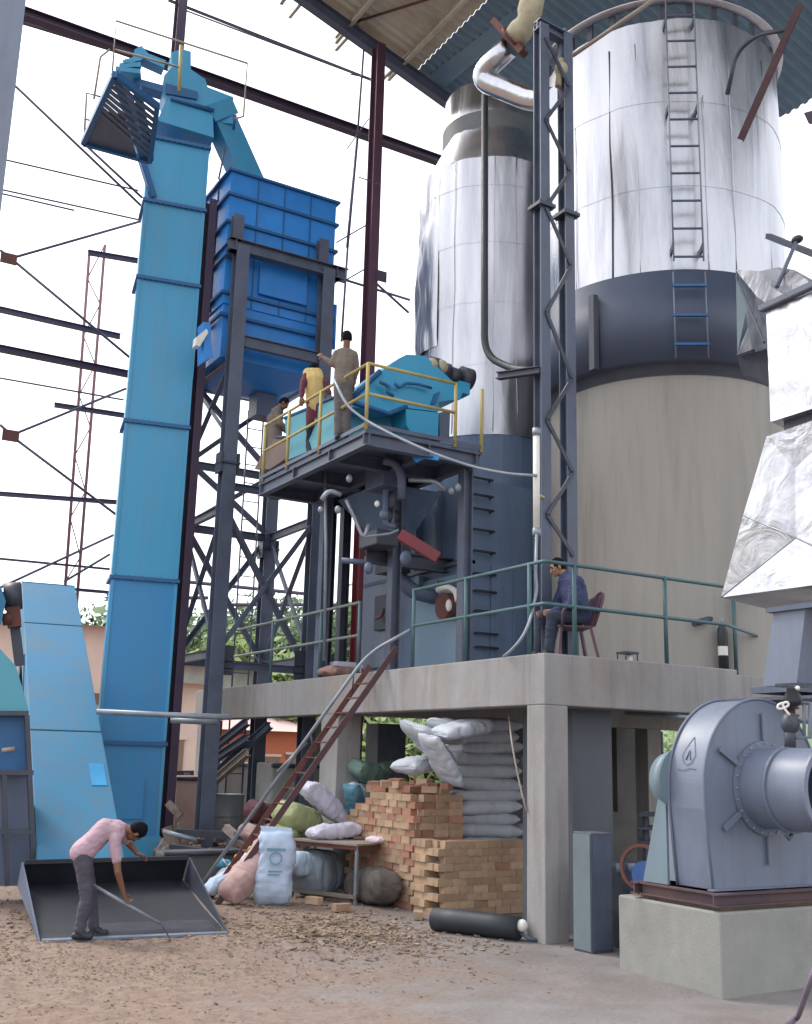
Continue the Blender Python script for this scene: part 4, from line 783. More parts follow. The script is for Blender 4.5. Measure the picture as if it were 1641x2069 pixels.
hb_.add([A, Dd, nD, nA, A + V((1.0, .1, 0)), Dd + V((1.8, .5, 0)), nD + V((1.8, 0, 0)), nA + V((1, 0, 0))], [(0,1,5,4), (1,2,6,5), (0,4,7,3), (4,5,6,7), (2,3,7,6)])
part('clad_back', hb_, M['alu'], hp)
part('crease', MB().path([hv[2], hv[5], hv[9]], .008, n=5).path([hv[3], hv[5]], .008, n=5), M['grey_pipe'], hp)
bx = thing('clad_box_duct', 'bright silver clad box duct joining the vessel band above the faceted hopper', 'duct', hx_(1557, 852))
a, b, n1_, n0_ = hx_(1548, 628), hx_(1557, 852), V((XH, yn, hx_(1557, 852).z)), V((XH, yn, hx_(1548, 628).z))
w_ = MB(); g = 8
vs = []
for i in range(g+1):
    for j in range(g+1):
        p = (a*(1-i/g) + b*i/g)*(1-j/g) + (n0_*(1-i/g) + n1_*i/g)*j/g; e = (0 < i < g) and (0 < j < g)
        vs.append(p + V((-.14*mn.noise(V((i*.45, j*.6, 3))) if e else 0, 0, 0)))
w_.add(vs, [(i*(g+1)+j, i*(g+1)+j+1, (i+1)*(g+1)+j+1, (i+1)*(g+1)+j) for i in range(g) for j in range(g)], True)
part('clad_face', w_, M['alu_c'], bx)
w2 = MB().add([a, b, n1_, n0_, a + V((1.3, .5, .2)), b + V((1.2, .3, 0)), n1_ + V((1.2, 0, 0)), n0_ + V((1.3, 0, .2))], [(0,4,5,1), (1,5,6,2), (0,3,7,4), (4,7,6,5), (2,6,7,3)])
part('clad_back', w2, M['alu'], bx)
part('edge_angle', MB().angle(hx_(1545, 630) + V((-.03, .02, 0)), V((XH-.03, yn, a.z+.03)), .07, .01), M['steel'], bx)
ng = thing('duct_neck', 'dark flanged neck between the silver box duct and the faceted hopper', 'duct', hx_(1570, 868))
bb_ = hx_(1568, 850); part('neck', MB().box((XH+.12, yn, A.z-.02), (XH+1.1, bb_.y, b.z+.02)), M['dark'], ng)
tr = thing('clad_transition', 'crumpled silver transition sheets between the dark band and the box duct', 'cladding', at(1540, 600, D=13))
TP = {}
def tpt(x, y, D): return at(x, y, D=D)
t0 = [tpt(1486, 545, 15.2), tpt(1535, 548, 14.2), tpt(1570, 540, 13.2), tpt(1605, 545, 12.6), tpt(1660, 575, 11.5)]
t1 = [tpt(1505, 615, 15.1), tpt(1530, 600, 13.9), tpt(1560, 580, 13.3), tpt(1600, 575, 12.2), tpt(1660, 590, 11.2)]
t2 = [tpt(1512, 660, 14.9), tpt(1535, 650, 13.7), tpt(1562, 622, 12.8), tpt(1606, 610, 12.0), tpt(1660, 600, 11.2)]
t3 = [tpt(1488, 718, 15.1), tpt(1520, 706, 14.2), tpt(1556, 700, 12.9), tpt(1606, 690, 12.2), tpt(1660, 680, 11.5)]
tm = MB(); rows = [t0, t1, t2, t3]
vs = [p for r in rows for p in r]
tm.add(vs, [(i*5+j, i*5+j+1, (i+1)*5+j+1) for i in range(3) for j in range(4)] + [(i*5+j, (i+1)*5+j+1, (i+1)*5+j) for i in range(3) for j in range(4)])
part('clad_sheet', tm, M['alu_c'], tr)
part('dark_end_plate', MB().prism([tpt(1487, 548, 15.1), tpt(1510, 618, 15.0), tpt(1490, 715, 15.1)], ray(1500, 600)*.3), M['greenbox'], tr)
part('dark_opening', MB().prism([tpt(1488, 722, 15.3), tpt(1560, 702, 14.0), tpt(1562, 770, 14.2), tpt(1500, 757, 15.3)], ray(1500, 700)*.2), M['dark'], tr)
part('edge_rod', MB().tube(tpt(1488, 560, 15), tpt(1544, 692, 12.7), .018), M['steel'], tr)
sc_ = thing('scaffold_bar', 'dark bar and clamp poking out right of the big vessel above the crumpled cladding', 'scaffold', tpt(1600, 490, 13))
part('bar', MB().beam(tpt(1552, 477, 14.5), tpt(1700, 535, 12.5), .07), M['dark'], sc_)
part('bar', MB().tube(tpt(1610, 486, 13), tpt(1570, 580, 12.6), .025), M['steel'], sc_); part('clamp', MB().ball(tpt(1611, 484, 13), (.06, .08, .05)), M['black'], sc_)
solo('steel_bracket', MB().prism([tpt(x, y, 14) for x, y in ((1624, 228), (1660, 218), (1660, 255), (1634, 250))], ray(1640, 230)*.15), M['steel_purple'], 'dark purple steel stub at the right edge below the blue roof sheet', 'bracket', tpt(1640, 235, 14))

# ------------------------------------------------------------ roof
RP = V((8.35, 19.39, 18.45)); RS = -.308; RN = V((-RS, 0, 1)).normalized()
def rfp(px, py): return at(px, py, P=RP, N=RN)
def rz_(x): return RP.z + RS*(x - RP.x)
xbl = rfp(872, 112).x; xe1 = rfp(912, 238).x; e2 = rfp(1583, 235); e3 = rfp(1641, 178)
def roof_sheet(x0, x1, y0, y1, keep=None, nx=30, pitch=.22, amp=.022):
    mb = MB(); ny = int((y1-y0)/(pitch/4)); vs = []
    for j in range(ny+1):
        y = y0 + (y1-y0)*j/ny; a = amp*(1 if (j % 4) in (1, 2) else -1)
        xe = keep(y) if keep else x1
        for i in range(nx+1): x = x0 + (xe-x0)*i/nx; vs.append((x, y, rz_(x) + a))
    fs = []
    for j in range(ny):
        for i in range(nx):
            fs.append((j*(nx+1)+i, j*(nx+1)+i+1, (j+1)*(nx+1)+i+1, (j+1)*(nx+1)+i))
    return mb.add(vs, fs)
rf = thing('shed_roof', 'corrugated shed roof seen from below with beige sheets and blue edge sheets', 'roof', RP)
part('beige_sheets', roof_sheet(6.2, xbl, 3.5, 19.39, nx=6), M['roof'], rf)
def keepb(y):
    return xe1 + (e2.x - xe1)*max(0, min(1, (19.39-y)/(19.39-e2.y)))
print('roof pts', xbl, xe1, e2, e3)
part('blue_sheets', roof_sheet(xbl+.01, max(e2.x, xe1)+.02, 3.5, 19.39, keepb, nx=24), M['roof_b'], rf)
for x in (6.6, 8.0, 9.4, 10.8):
    part('purlin', MB().ibeam((x, 3.5, rz_(x)-.16), (x, 19.6, rz_(x)-.16), .08, .16, .012), M['roof'], rf)
for x in (7.2, 8.4, 9.6, 10.8): part('overhang_bracket', MB().beam((x, 18.6, rz_(x)-.08), (x-.05, 19.9, rz_(x)-.1), .07, .05), M['roof'], rf)
for y in (18.9, 13.4, 7.6):
    part('rafter', MB().ibeam((6.2, y, rz_(6.2)-.34), (13.2 if y > 15 else 10.3, y, rz_(13.2 if y > 15 else 10.3)-.34), .2, .3), M['steel'], rf)
part('sheet_joint', MB().tube((9.5, 18.8, rz_(9.5)-.1), (xbl, 15.0, rz_(xbl)-.1), .03), M['rust'], rf)
part('flashing', MB().prism([rfp(868, 150) - V((0,0,.02)), rfp(878, 188) - V((0,0,.1)), rfp(1062, 30) - V((0,0,.1)), rfp(1062, 0) - V((0,0,.02))], (0, 0, .01)), M['roof_b'], rf)

# ------------------------------------------------------------ shed frame: columns, beams, girts
YC = 18.6
rc = at(765, 110, Y=YC)
cl = thing('red_shed_column', 'tall dark red shed column beside the blue bin reaching up to the roof', 'column', (rc.x, YC, 0))
part('lower_shaft', MB().ibeam((rc.x, YC, 0), (rc.x, YC, 9.2), .2, .28, .02, (0, 1, 0)), M['steel_red'], cl)
part('upper_shaft', MB().ibeam((rc.x, YC, 9.2), (rc.x, YC, rz_(rc.x)-.5), .2, .28, .02, (0, 1, 0)), mat('column_purple', rgb(78, 48, 66), .6), cl)
part('gusset_plate', MB().box((rc.x+.05, YC-.16, at(752, 560, Y=YC).z-.12), (rc.x+.3, YC-.14, at(752, 560, Y=YC).z+.12)), M['steel_purple'], cl)
YB = 20.9
c2_ = at(362, 60, Y=YB)
solo('shed_column', MB().ibeam((c2_.x, YB, 0), (c2_.x, YB, 22), .2, .3, .02, (0, 1, 0)), M['steel_purple'], 'purple-red shed column rising behind the head of the blue elevator', 'column', (c2_.x, YB, 0))
nc = at(0, 330, D=9); nc2 = at(48, 0, D=9)
cn = at(48, 60, D=9)
solo('near_column', MB().ibeam((1.21-.2, 8.92-.12, 0), (1.21-.2, 8.92-.12, 12), .36, .34, .03, (0, 1, 0)), M['bluegrey'], 'thick grey shed column cutting the upper left corner, closest of the columns', 'column', (1.0, 8.8, 0))
def hb__(name, p, q, Y, w, h, m, label, cat='beam'):
    if p[0] < 31: p = (p[0]-450, p[1] - 450*(q[1]-p[1])/(q[0]-p[0]))
    a, b = at(*p, Y=Y), at(*q, Y=Y); return solo(name, MB().ibeam(a, b, w, h, .015), m, label, cat, a)
hb__('tie_beam', (30, 20), (895, 327), YB, .22, .2, M['steel_purple'], 'long dark purple tie beam crossing behind the elevator head to the silver vessel')
hb__('tie_angle', (40, 42), (330, 130), YB+.6, .1, .08, M['steel_far'], 'thin twin angle running just below the purple tie beam at upper left')
hb__('eave_rod', (340, 0), (760, 165), YB, .05, .05, M['steel_far'], 'thin pale rod high over the elevator and bin')
YG = 24.5
gird = [((-10, 623), (243, 680), .13, 'second girt from the top at the left, ending short of the elevator'), ((-10, 702), (265, 757), .16, 'thickest purple girt at the left'), ((110, 818), (255, 840), .11, 'short girt left of the elevator starting mid air'), ((-10, 997), (238, 1015), .1, 'lower left girt just above the conveyor hood'), ((178, 510), (285, 528), .12, 'topmost short girt left of the elevator'), ((-10, 1128), (222, 1150), .05, 'thin girt behind the conveyor hood'), ((140, 1190), (222, 1197), .07, 'lowest short girt right of the conveyor hood')]
for p, q, w, l in gird: hb__('wall_girt', p, q, YG, w*.8, w, M['steel_far'] if w < .15 else M['steel_purple'], l, 'girt')
for p, q, l in (((-10, 318), (280, 385), 'thin upper sag rod at the left crossing to the elevator'), ((-10, 380), (285, 445), 'pair-thin rod below the upper sag rod'), ((-10, 388), (150, 425), 'short thin rod hugging the rod above it'), ((-10, 762), (250, 808), 'thin rod under the thickest purple girt'), ((372, 20), (745, 160), 'faint rod descending right of the elevator column')):
    solo('tie_rod', MB().tube(at(*p, Y=YG), at(*q, Y=YG), .022, n=6), M['steel_far'], l, 'rod', at(*p, Y=YG))
br = thing('wall_bracing', 'cross bracing rods with square gusset plates at the far left', 'bracing', at(20, 700, Y=YG-.3))
for p, q in (((25, 168), (290, 420)), ((170, 290), (288, 400)), ((22, 522), (285, 447)), ((22, 522), (262, 722)), ((0, 505), (22, 522)), ((22, 880), (255, 785)), ((22, 880), (235, 1040)), ((0, 858), (22, 878)), ((-10, 1192), (232, 1080)), ((130, 1175), (222, 1120))):
    part('rod', MB().tube(at(*p, Y=YG-.3), at(*q, Y=YG-.3), .032, n=6), M['steel_far'], br)
for x, y in ((18, 522), (22, 880)): p = at(x, y, Y=YG-.35); part('gusset_plate', MB().box((p.x-.18, p.y, p.z-.13), (p.x+.18, p.y+.02, p.z+.13)), M['rust'], br)
b2 = thing('wall_bracing', 'thin cross bracing rods right of the red column beside the silver vessel', 'bracing', at(770, 580, Y=YB))
for p, q in (((752, 565), (826, 632)), ((680, 560), (828, 606))): part('rod', MB().tube(at(*p, Y=YB), at(*q, Y=YB), .03, n=6), M['steel_far'], b2)
# thin mast of the scaffold, left
def mast(name, foot_l, foot_r, top_l, top_r, Y, label, cat, m, n=12):
    t = thing(name, label, cat, at(*foot_l, Y=Y)); A0, A1, B0, B1 = at(*foot_l, Y=Y), at(*top_l, Y=Y), at(*foot_r, Y=Y), at(*top_r, Y=Y)
    part('leg', MB().tube(A0, A1, .05, n=6), m, t); part('leg', MB().tube(B0, B1, .05, n=6), m, t)
    for k in range(n):
        part('lacing', MB().tube(A0 + (A1-A0)*k/n, B0 + (B1-B0)*(k+1)/n, .02, n=5) if k % 2 else MB().tube(B0 + (B1-B0)*k/n, A0 + (A1-A0)*(k+1)/n, .02, n=5), m, t)
mast('lattice_mast', (128, 1240), (152, 1262), (181, 505), (212, 495), 34, 'thin rusty lattice mast far off between conveyor and elevator', 'mast', mat('mast_rust', rgb(120, 86, 92), .8))
cp = thing('scaffold_pole', 'thin scaffold pole with couplers left of the red column', 'pole', at(706, 420, Y=17.5))
for p, q, r in (((735, 100), (722, 280), .022), ((722, 280), (702, 500), .03), ((708, 420), (690, 690), .022), ((702, 300), (745, 240), .012), ((680, 490), (740, 455), .015), ((692, 570), (735, 545), .015), ((725, 358), (768, 372), .012), ((708, 150), (748, 158), .012), ((690, 600), (745, 600), .0)):
    if r: part('tube', MB().tube(at(*p, Y=17.5), at(*q, Y=17.5), r, n=6), M['steel_far'], cp)

# ------------------------------------------------------------ stair from the ground to the platform
sr0, sr1, slf0, slf1 = at(438, 1828, Z=0), V((7.93, 13.98, 3.28)), at(424, 1815, Z=0), V((7.93, 14.45, 3.28))
stt = thing('steel_stair', 'steep rusty ship stair leaning from the yard up to the concrete platform', 'stair', sr0)
ext = lambda a, b, t: a + (b-a)*t
part('stringer', MB().beam(sr0, ext(sr0, sr1, 1.1), .03, .085), mat('stair_red', rgb(78, 52, 56), .7, var=.25, scale=5), stt)
part('stringer', MB().beam(slf0, ext(slf0, slf1, 1.02), .03, .08), M['rust'], stt)
for k in range(1, 15):
    t = k/15; a, b = ext(sr0, sr1, t), ext(slf0, slf1, t); part('tread', MB().beam(a, b, .05, .02), M['rust'], stt)
h0, h1, h2 = at(405, 1790, D=16.5), at(742, 1322, D=16.0), at(830, 1272, X=X0+.02)
part('handrail', MB().path([h0, h1, h2], .026, bend=.3), M['grey_pipe'], stt)
for t in (.12, .38, .64, .9): a = ext(slf0, slf1, t); b = h0 + (h1-h0)*min(1, t*1.02); part('handrail_post', MB().tube(a, b, .014, n=6), M['grey_pipe'], stt)
part('reinforcing_bar', MB().tube(at(560, 1560, D=16.2), at(620, 1500, D=16.2), .02), M['grey_pipe'], stt)

# ------------------------------------------------------------ bricks
BL, BW, BH = .228, .113, .094
def brick_mesh(seed):
    mb = MB().box((-BL/2, -BW/2, 0), (BL/2, BW/2, BH-.002)); r = random.Random(seed); mb.v = [v + V((r.uniform(-.003, .003), r.uniform(-.003, .003), r.uniform(-.001, .001))) for v in mb.v]
    me = mb.mesh('brick'); return me
M['brick'] = mat('fire_brick', rgb(176, 148, 122), .9, var=.15, scale=14, bump=.3, bscale=60, rand=.22, dirt=rgb(136, 108, 90), dirt_amt=.6, dscale=6)
M['brick_r'] = mat('red_brick', rgb(164, 120, 100), .9, var=.15, scale=14, bump=.3, bscale=60, rand=.22)
bms = [brick_mesh(i) for i in range(4)]
for me in bms[:3]: me.materials.append(M['brick'])
bms[3].materials.append(M['brick_r'])
OR = ['first', 'second', 'third', 'fourth', 'fifth', 'sixth', 'seventh', 'eighth', 'ninth', 'tenth', 'eleventh', 'twelfth', 'thirteenth', 'fourteenth', 'fifteenth', 'sixteenth']
M['trou_pipe'] = mat('mauve_hose', rgb(112, 98, 116), .6)
rb = random.Random(11); nb = [0]
def brick(x, y, z, rz, tilt=0, red=False, lab='tan firebrick in the neat stack beside the corner column', grp='firebricks stacked beside the corner column'):
    o = bpy.data.objects.new('brick', bms[3] if red else bms[nb[0] % 3]); nb[0] += 1; COL.objects.link(o); o.location = (x, y, z); o.rotation_euler = (tilt, 0, rz + rb.uniform(-.05, .05)); setp(o, lab, 'brick', grp)
for L_ in range(10):
    off = .115 if L_ % 2 else 0
    for k in range(7): brick(8.05 + k*.232 + off*.9, 12.42 + rb.uniform(-.012, .012), L_*BH, 0, red=rb.random() < .06, lab=f'{OR[k]} brick from the left, {OR[L_]} course up, front of the neat stack')
    if L_ % 2 == 0:
        for k in range(2): brick(7.99, 12.6 + k*.232, L_*BH, pi/2, lab=f'{OR[k]} side brick back, {OR[L_]} course up, left end of the neat stack')
    else:
        for k in range(1, 4): brick(8.02, 12.58 + k*.118, L_*BH, 0, lab=f'{OR[k-1]} side brick back, {OR[L_]} course up, left end of the neat stack')
for k in range(6): brick(8.12 + k*.235, 12.56, 9*BH, 0, lab=f'{OR[k]} brick from the left in the second row back on top of the neat stack')
lb2, gb2 = 'reddish tan firebrick in the taller loose pile behind the work table', 'firebricks piled behind the work table'
for L_ in range(16):
    n = 9 if L_ < 12 else 8 - (L_-12)
    for k in range(n):
        y = 13.2 + k*.232 + (.11 if L_ % 2 else 0)
        if L_ >= 7 or k < 8: brick(8.05 + rb.uniform(-.015, .02), y, L_*BH, pi/2, red=rb.random() < .35, lab=f'{OR[k]} brick from the near end, {OR[L_]} course up, left side of the taller pile', grp=gb2)
    if L_ >= 9:
        for k in range(3): brick(8.24 + k*.232, 13.16 + rb.uniform(-.02, .02), L_*BH, 0 if rb.random() < .7 else .2, red=rb.random() < .3, lab=f'{OR[k]} brick from the left, {OR[L_]} course up, near end of the taller pile', grp=gb2)
for k in range(34):
    x, y = rb.uniform(8.05, 8.75), rb.uniform(13.2, 14.9); brick(x, y, 16*BH + rb.uniform(0, .16)*(1-abs(y-14)/1.6) - .02, rb.uniform(0, pi), rb.uniform(-.15, .15), red=(k % 5 < 3), lab=('reddish' if k % 5 < 3 else 'tan') + ' loose brick tumbled on top of the pile behind the work table', grp='loose bricks on top of the pile')
for k, (x, y, l_) in enumerate(((634, 1828, 'single brick on the dirt under the left front of the work table'), (690, 1842, 'single brick on the dirt just below the near table leg'), (845, 1858, 'single brick on the dirt left of the neat stack foot'))): a_ = at(x, y, Z=0); brick(a_.x, a_.y, .01, rb.uniform(0, 3), lab=l_, grp='bricks on the dirt')

# ------------------------------------------------------------ sacks
def sack_mesh(name, L, Wd, H, seed, nu=40, nv=36, lump=1.0):
    mb = MB(); vs = []
    for i in range(nu+1):
        u = -1 + 2*i/nu; e = 1 - abs(u)**7*.9; w = Wd/2*(1 - .12*abs(u)**6); h = H/2*max(.06, e)**.6*(1-.12*u*u)
        for j in range(nv):
            a = 2*pi*j/nv; ca, sa = cos(a), sin(a); y = w*math.copysign(abs(ca)**.62, ca); z = h*math.copysign(abs(sa)**.75, sa)
            p = V((u*L/2, y, z)); q = p*4 + V((seed*7.3, seed*3.1, 0)); k = mn.noise(q*.8)*.03 + mn.noise(q*2.4)*.008 - max(0, .25-abs(mn.noise(V((p.x*5, p.y*9, seed)))))*.045 - abs(mn.noise(V((p.x*15+seed, p.z*6, p.y*4))))*.01
            nrm = V((0, y, z)); nrm = nrm.normalized() if nrm.length else V((0, 0, 1)); p += nrm*k*lump; p.x += mn.noise(q*2)*.02
            vs.append(p)
    mb.add(vs, [(i*nv+j, i*nv+(j+1) % nv, (i+1)*nv+(j+1) % nv, (i+1)*nv+j) for i in range(nu) for j in range(nv)], True)
    mb.add(vs[:nv], [tuple(range(nv))[::-1]]); mb.add(vs[-nv:], [tuple(range(nv))])
    return mb
def sack_mat(name, col, rand=0): return mat(name, col, .75, var=.08, scale=5, bump=.35, bscale=70, rand=rand, dirt=tuple(c*.72 for c in col), dirt_amt=.5, dscale=3, bdist=.004)
M['sack'] = sack_mat('woven_sack', rgb(174, 178, 186), .08)
def sack(name, L, Wd, H, seed, m, loc, rot, label, cat='sack', group=None, lump=1.0):
    o = solo(name, sack_mesh(name, L, Wd, H, seed, lump=lump), m, label, cat, loc, group, local=True); o.rotation_euler = rot; return o
sy = 13.45; sx0 = at(935, 1600, Y=13.1).x
ordn = ['top', 'second', 'third', 'fourth', 'fifth', 'sixth', 'seventh', 'eighth', 'ninth', 'tenth', 'eleventh', 'twelfth', 'thirteenth', 'fourteenth', 'fifteenth', 'sixteenth']
for k in range(15):
    z = 2.50 - k*.168; r = random.Random(k)
    sack('sack', 1.16, .56, .235, k, M['sack'], (sx0+.58 + r.uniform(-.09, .05), sy + r.uniform(-.04, .03), z), (r.uniform(-.08, .08), r.uniform(-.05, .05), r.uniform(-.12, .12)), f'white woven sack, {ordn[k]} in the stack left of the corner column' if k == 0 else f'white woven sack, {ordn[k]} from the top in the stack left of the corner column', group='woven sacks in the tall stack')
for k in range(3):
    sack('sack', .9, .55, .2, 40+k, M['sack'], (sx0+1.45, sy+.05, .95 + .5*k), (.2, .1, 1.3), ['lowest', 'middle', 'uppermost'][k] + ' of three white sack ends squeezed between the stack and the corner column', group='sack ends beside the column')
lo = [((865, 1500), 14.9, .95, .6, .3, (.3, .5, .4), 'crumpled white sack leaning against the tall sack stack'), ((890, 1535), 14.5, .85, .55, .25, (.2, .9, .2), 'white sack sliding down with its corner pointing at the bricks'), ((845, 1545), 15.0, .9, .5, .3, (0, -.1, .5), 'white sack lying flat on top of the brick pile'), ((935, 1472), 14.6, .9, .5, .28, (.1, -.2, .1), 'grey sack tucked up under the platform beam'), ((905, 1478), 15.2, .8, .5, .3, (.1, .3, .8), 'grey sack behind the crumpled white sack')]
for i, ((x, y), D, L, w, h, rot, lab) in enumerate(lo): sack('sack', L*.92, w*.95, h*.75, 60+i, M['sack'], at(x, y, D=D), rot, lab, lump=1.5)
M['greenbag'] = sack_mat('green_bag', rgb(96, 120, 110)); M['tealbag'] = sack_mat('teal_bag', rgb(78, 124, 142)); M['lime'] = sack_mat('lime_bag', rgb(164, 172, 126)); M['lav'] = sack_mat('lavender_sack', rgb(198, 196, 214)); M['pink'] = sack_mat('pink_sack', rgb(176, 146, 142)); M['bluew'] = sack_mat('blue_white_sack', rgb(176, 192, 214)); M['greyb'] = sack_mat('grey_bundle', rgb(128, 138, 148)); M['yel'] = sack_mat('yellow_bag', rgb(206, 182, 90)); M['cy'] = sack_mat('cyan_bag', rgb(80, 160, 190)); M['maroonbag'] = sack_mat('dark_red_bag', rgb(96, 56, 66))
bl = [('bag', (738, 1560), 16.3, .6, .5, .45, (.2, .3, .3), 'greenbag', 'dull green bag heaped right of the middle platform column'), ('bag', (775, 1552), 16.6, .6, .4, .3, (0, -.2, .6), 'greenbag', 'flatter green bag behind the round green bag'), ('bag', (728, 1598), 16.2, .5, .4, .35, (.4, .2, .2), 'bluew', 'pale crumpled bag below the dull green bag'),
  ('bag', (718, 1625), 15.9, .75, .4, .3, (.1, 1.1, .4), 'tealbag', 'teal bag slumped between the middle column and the bricks'),
  ('sack', (656, 1622), 15.9, 1.05, .5, .46, (.1, .62, .1), 'lav', 'long stuffed white sack slanting down over the bag heap'),
  ('sack', (676, 1680), 15.4, .95, .45, .34, (0, -.08, .1), 'lav', 'plump lavender white sack lying along the back of the work table'),
  ('bag', (600, 1652), 16.0, .9, .7, .55, (.1, .25, .4), 'lime', 'big lime green bag in the middle of the heap'), ('bag', (575, 1680), 15.9, .8, .6, .4, (.2, -.1, .8), 'lime', 'pale yellow-green bag under the big lime bag'),
  ('sack', (498, 1770), 15.3, .95, .5, .5, (.3, -.75, .2), 'pink', 'dusty pink sack leaning behind the stair foot'), ('sack', (530, 1735), 15.6, .8, .5, .5, (.2, -1.0, .3), 'pink', 'second pinkish sack squeezed beside the upright blue-white one'),
  ('sack', (455, 1778), 15.9, .8, .36, .3, (.1, -.45, .2), 'bluew', 'white and blue striped sack low behind the stair stringers'), ('sack', (478, 1755), 16.1, .8, .35, .3, (.1, -.6, .1), 'lav', 'slim whitish sack above the striped one by the stair'),
  ('bag', (492, 1722), 16.1, .34, .2, .14, (.2, -.6, 0), 'yel', 'small yellow bag on the heap behind the stair'), ('bag', (451, 1745), 16.6, .24, .2, .16, (0, 0, 0), 'cy', 'small cyan bag on the ground by the steel column foot'),
  ('bag', (520, 1690), 16.6, .7, .5, .4, (.2, .3, .5), 'pink', 'faded bag behind the stair above the yellow one'), ('bag', (525, 1640), 17.2, .6, .4, .5, (.1, .2, .5), 'maroonbag', 'dark red bag in shadow behind the stair'),
  ('bundle', (642, 1765), 15.4, .8, .7, .95, (0, .05, .5), 'greyb', 'large grey bundle stuffed beneath the work table'), ('bag', (607, 1745), 15.1, .4, .4, .5, (0, .1, .3), 'bluew', 'whitish bag beside the grey bundle under the table'), ('bag', (600, 1640), 17.2, .9, .5, .4, (.1, .3, .2), 'greyb', 'brownish grey bag on top at the rear of the heap')]
for i, (n, (x, y), D, L, w, h, rot, m, lab) in enumerate(bl): sack(n, L*.86, w*.8, h*.72, 80+i, M[m], at(x, y, D=D+(1.15 if y < 1735 or x > 560 else .35)), rot, lab, n if n != 'bundle' else 'bundle', lump=1.6)
# filler heap under the bags
# upright printed sack
us = thing('upright_sack', 'pale blue-white printed sack standing upright in front of the bag heap', 'sack', at(553, 1828, Z=0))
ub = sack_mesh('body', .98, .5, .34, 5, lump=1.6); ub.v = [V((v.y, v.z, v.x + .48)) + V((.02*sin(v.x*5), 0, 0)) for v in ub.v]
sb_ = part('body', ub, M['bluew'], us, local=True); us.rotation_euler = (0, 0, radians(-25))
pm = MB(); pm.ring((.0, -.185, .62), (0, 1, 0), .07, .085, .006, 24); pm.box((-.13, -.185, .72), (.13, -.18, .75)); pm.box((-.1, -.185, .44), (.1, -.18, .46)); pm.box((-.1, -.185, .4), (.06, -.18, .415))
part('print', pm, mat('sack_print', rgb(110, 150, 170), .8), us, local=True)
part('tied_top', MB().hexa([(-.2, -.04, .93), (.2, -.04, .93), (.2, .04, .93), (-.2, .04, .93)], [(-.24, -.015, 1.03), (.2, -.015, 1.01), (.2, .015, 1.01), (-.24, .015, 1.03)]), M['bluew'], us, local=True)

# ------------------------------------------------------------ work table
TA, TB = V((7.05, 14.9, 0)), V((7.5, 13.8, 0)); tp_ = V((.925, .38, 0)).normalized()
TC, TD = TB + tp_*1.3, TA + tp_*1.3; TZ = .78
tb_ = thing('work_table', 'rough welded steel work table with a thin top in front of the bricks', 'table', TB)
for p in (TA, TB, TC, TD): part('leg', MB().angle(p, p + V((0, 0, TZ)), .06, .012), M['grey_pipe'] if p is TB else M['rust'], tb_)
for a, b in ((TA, TB), (TB, TC), (TC, TD), (TD, TA)):
    part('lower_rail', MB().beam(a + V((0, 0, .1)), b + V((0, 0, .1)), .05, .05), mat('table_rail', rgb(120, 112, 106), .8) if a is TA else M['rust'], tb_)
    part('upper_rail', MB().beam(a + V((0, 0, TZ-.03)), b + V((0, 0, TZ-.03)), .04, .05), M['rust'], tb_)
cen = (TA+TB+TC+TD)/4; topq = [cen + (p-cen)*1.06 + V((0, 0, TZ)) for p in (TA, TB, TC, TD)]
part('table_top', MB().prism(topq, (0, 0, .025)), mat('table_top', rgb(142, 132, 122), .8, var=.2, scale=5), tb_)
zt_ = TZ + .025
for x, y, w, h, m, lab in ((655, 1694, .12, .05, 'red', 'small red can lying on the work table'), (700, 1692, .22, .05, 'w', 'crumpled white rag on the work table'), (762, 1702, .3, .06, 'p', 'pinkish white folded cloth at the near end of the work table'), (675, 1690, .12, .09, 'g', 'small pale tin on the work table beside the red can'), (725, 1697, .14, .04, 'b', 'brown scrap of metal on the work table')):
    p = at(x, y, Z=zt_); mm = {'red': rgb(178, 40, 60), 'w': rgb(206, 206, 214), 'p': rgb(220, 205, 214), 'g': rgb(160, 160, 160), 'b': rgb(110, 84, 70)}[m]
    nm = {'red': 'can', 'w': 'rag', 'p': 'cloth', 'g': 'tin', 'b': 'metal_scrap'}[m]
    if m in 'redg' and m in ('red', 'g'): solo(nm, MB().tube((p.x-w/2, p.y, zt_+h*.6), (p.x+w/2, p.y, zt_+h*.6), h*.6, n=16), mat(nm + '_paint', mm, .5), lab, nm.replace('_', ' '), p)
    else: sack(nm, w, w*.7, h*1.5, 130 + x, mat(nm + '_cloth', mm, .8), (p.x, p.y, zt_ + h*.6), (0, 0, x), lab, nm.replace('_', ' '), lump=.6)
# grey drum box right of the table (dark mesh crate)
sack('bundle', 1.15, .42, .5, 171, mat('brown_tarp', rgb(92, 86, 82), .9, var=.3, scale=5, bump=.4), (7.78, 13.8, .24), (.1, .1, 1.5), 'brown tarpaulin bundle standing between work table and bricks', 'bundle', lump=1.6)
# black roll
ra, rb_ = at(912, 1878, Z=0) + V((0, 0, .14)), at(1062, 1903, Z=0) + V((0, 0, .14))
rbx = V((7.72, 11.0, 0)); rdir = V((.5, -.88, 0)).normalized()
ra, rb_ = V((7.33, 11.48, .135)), V((7.86, 10.5, .135))
rl_ = thing('rubber_roll', 'thick black rubber roll with a pale knotted end lying by the corner column', 'roll', ra)
part('roll', MB().path([ra, ext(ra, rb_, .3), ext(ra, rb_, .7), rb_], lambda t: .13 + .006*sin(t*23), n=28), M['black'], rl_)
part('pale_end', MB().ball(rb_ + rdir*.03 + V((0, 0, .03)), (.07, .07, .07)), M['white'], rl_)
part('end_strap', MB().path([rb_ + V((0, 0, -.05)), rb_ + rdir*.12 + V((0, 0, -.1)), rb_ + rdir*.18 + V((.05, 0, -.12))], .02), M['bluegrey_d'], rl_)
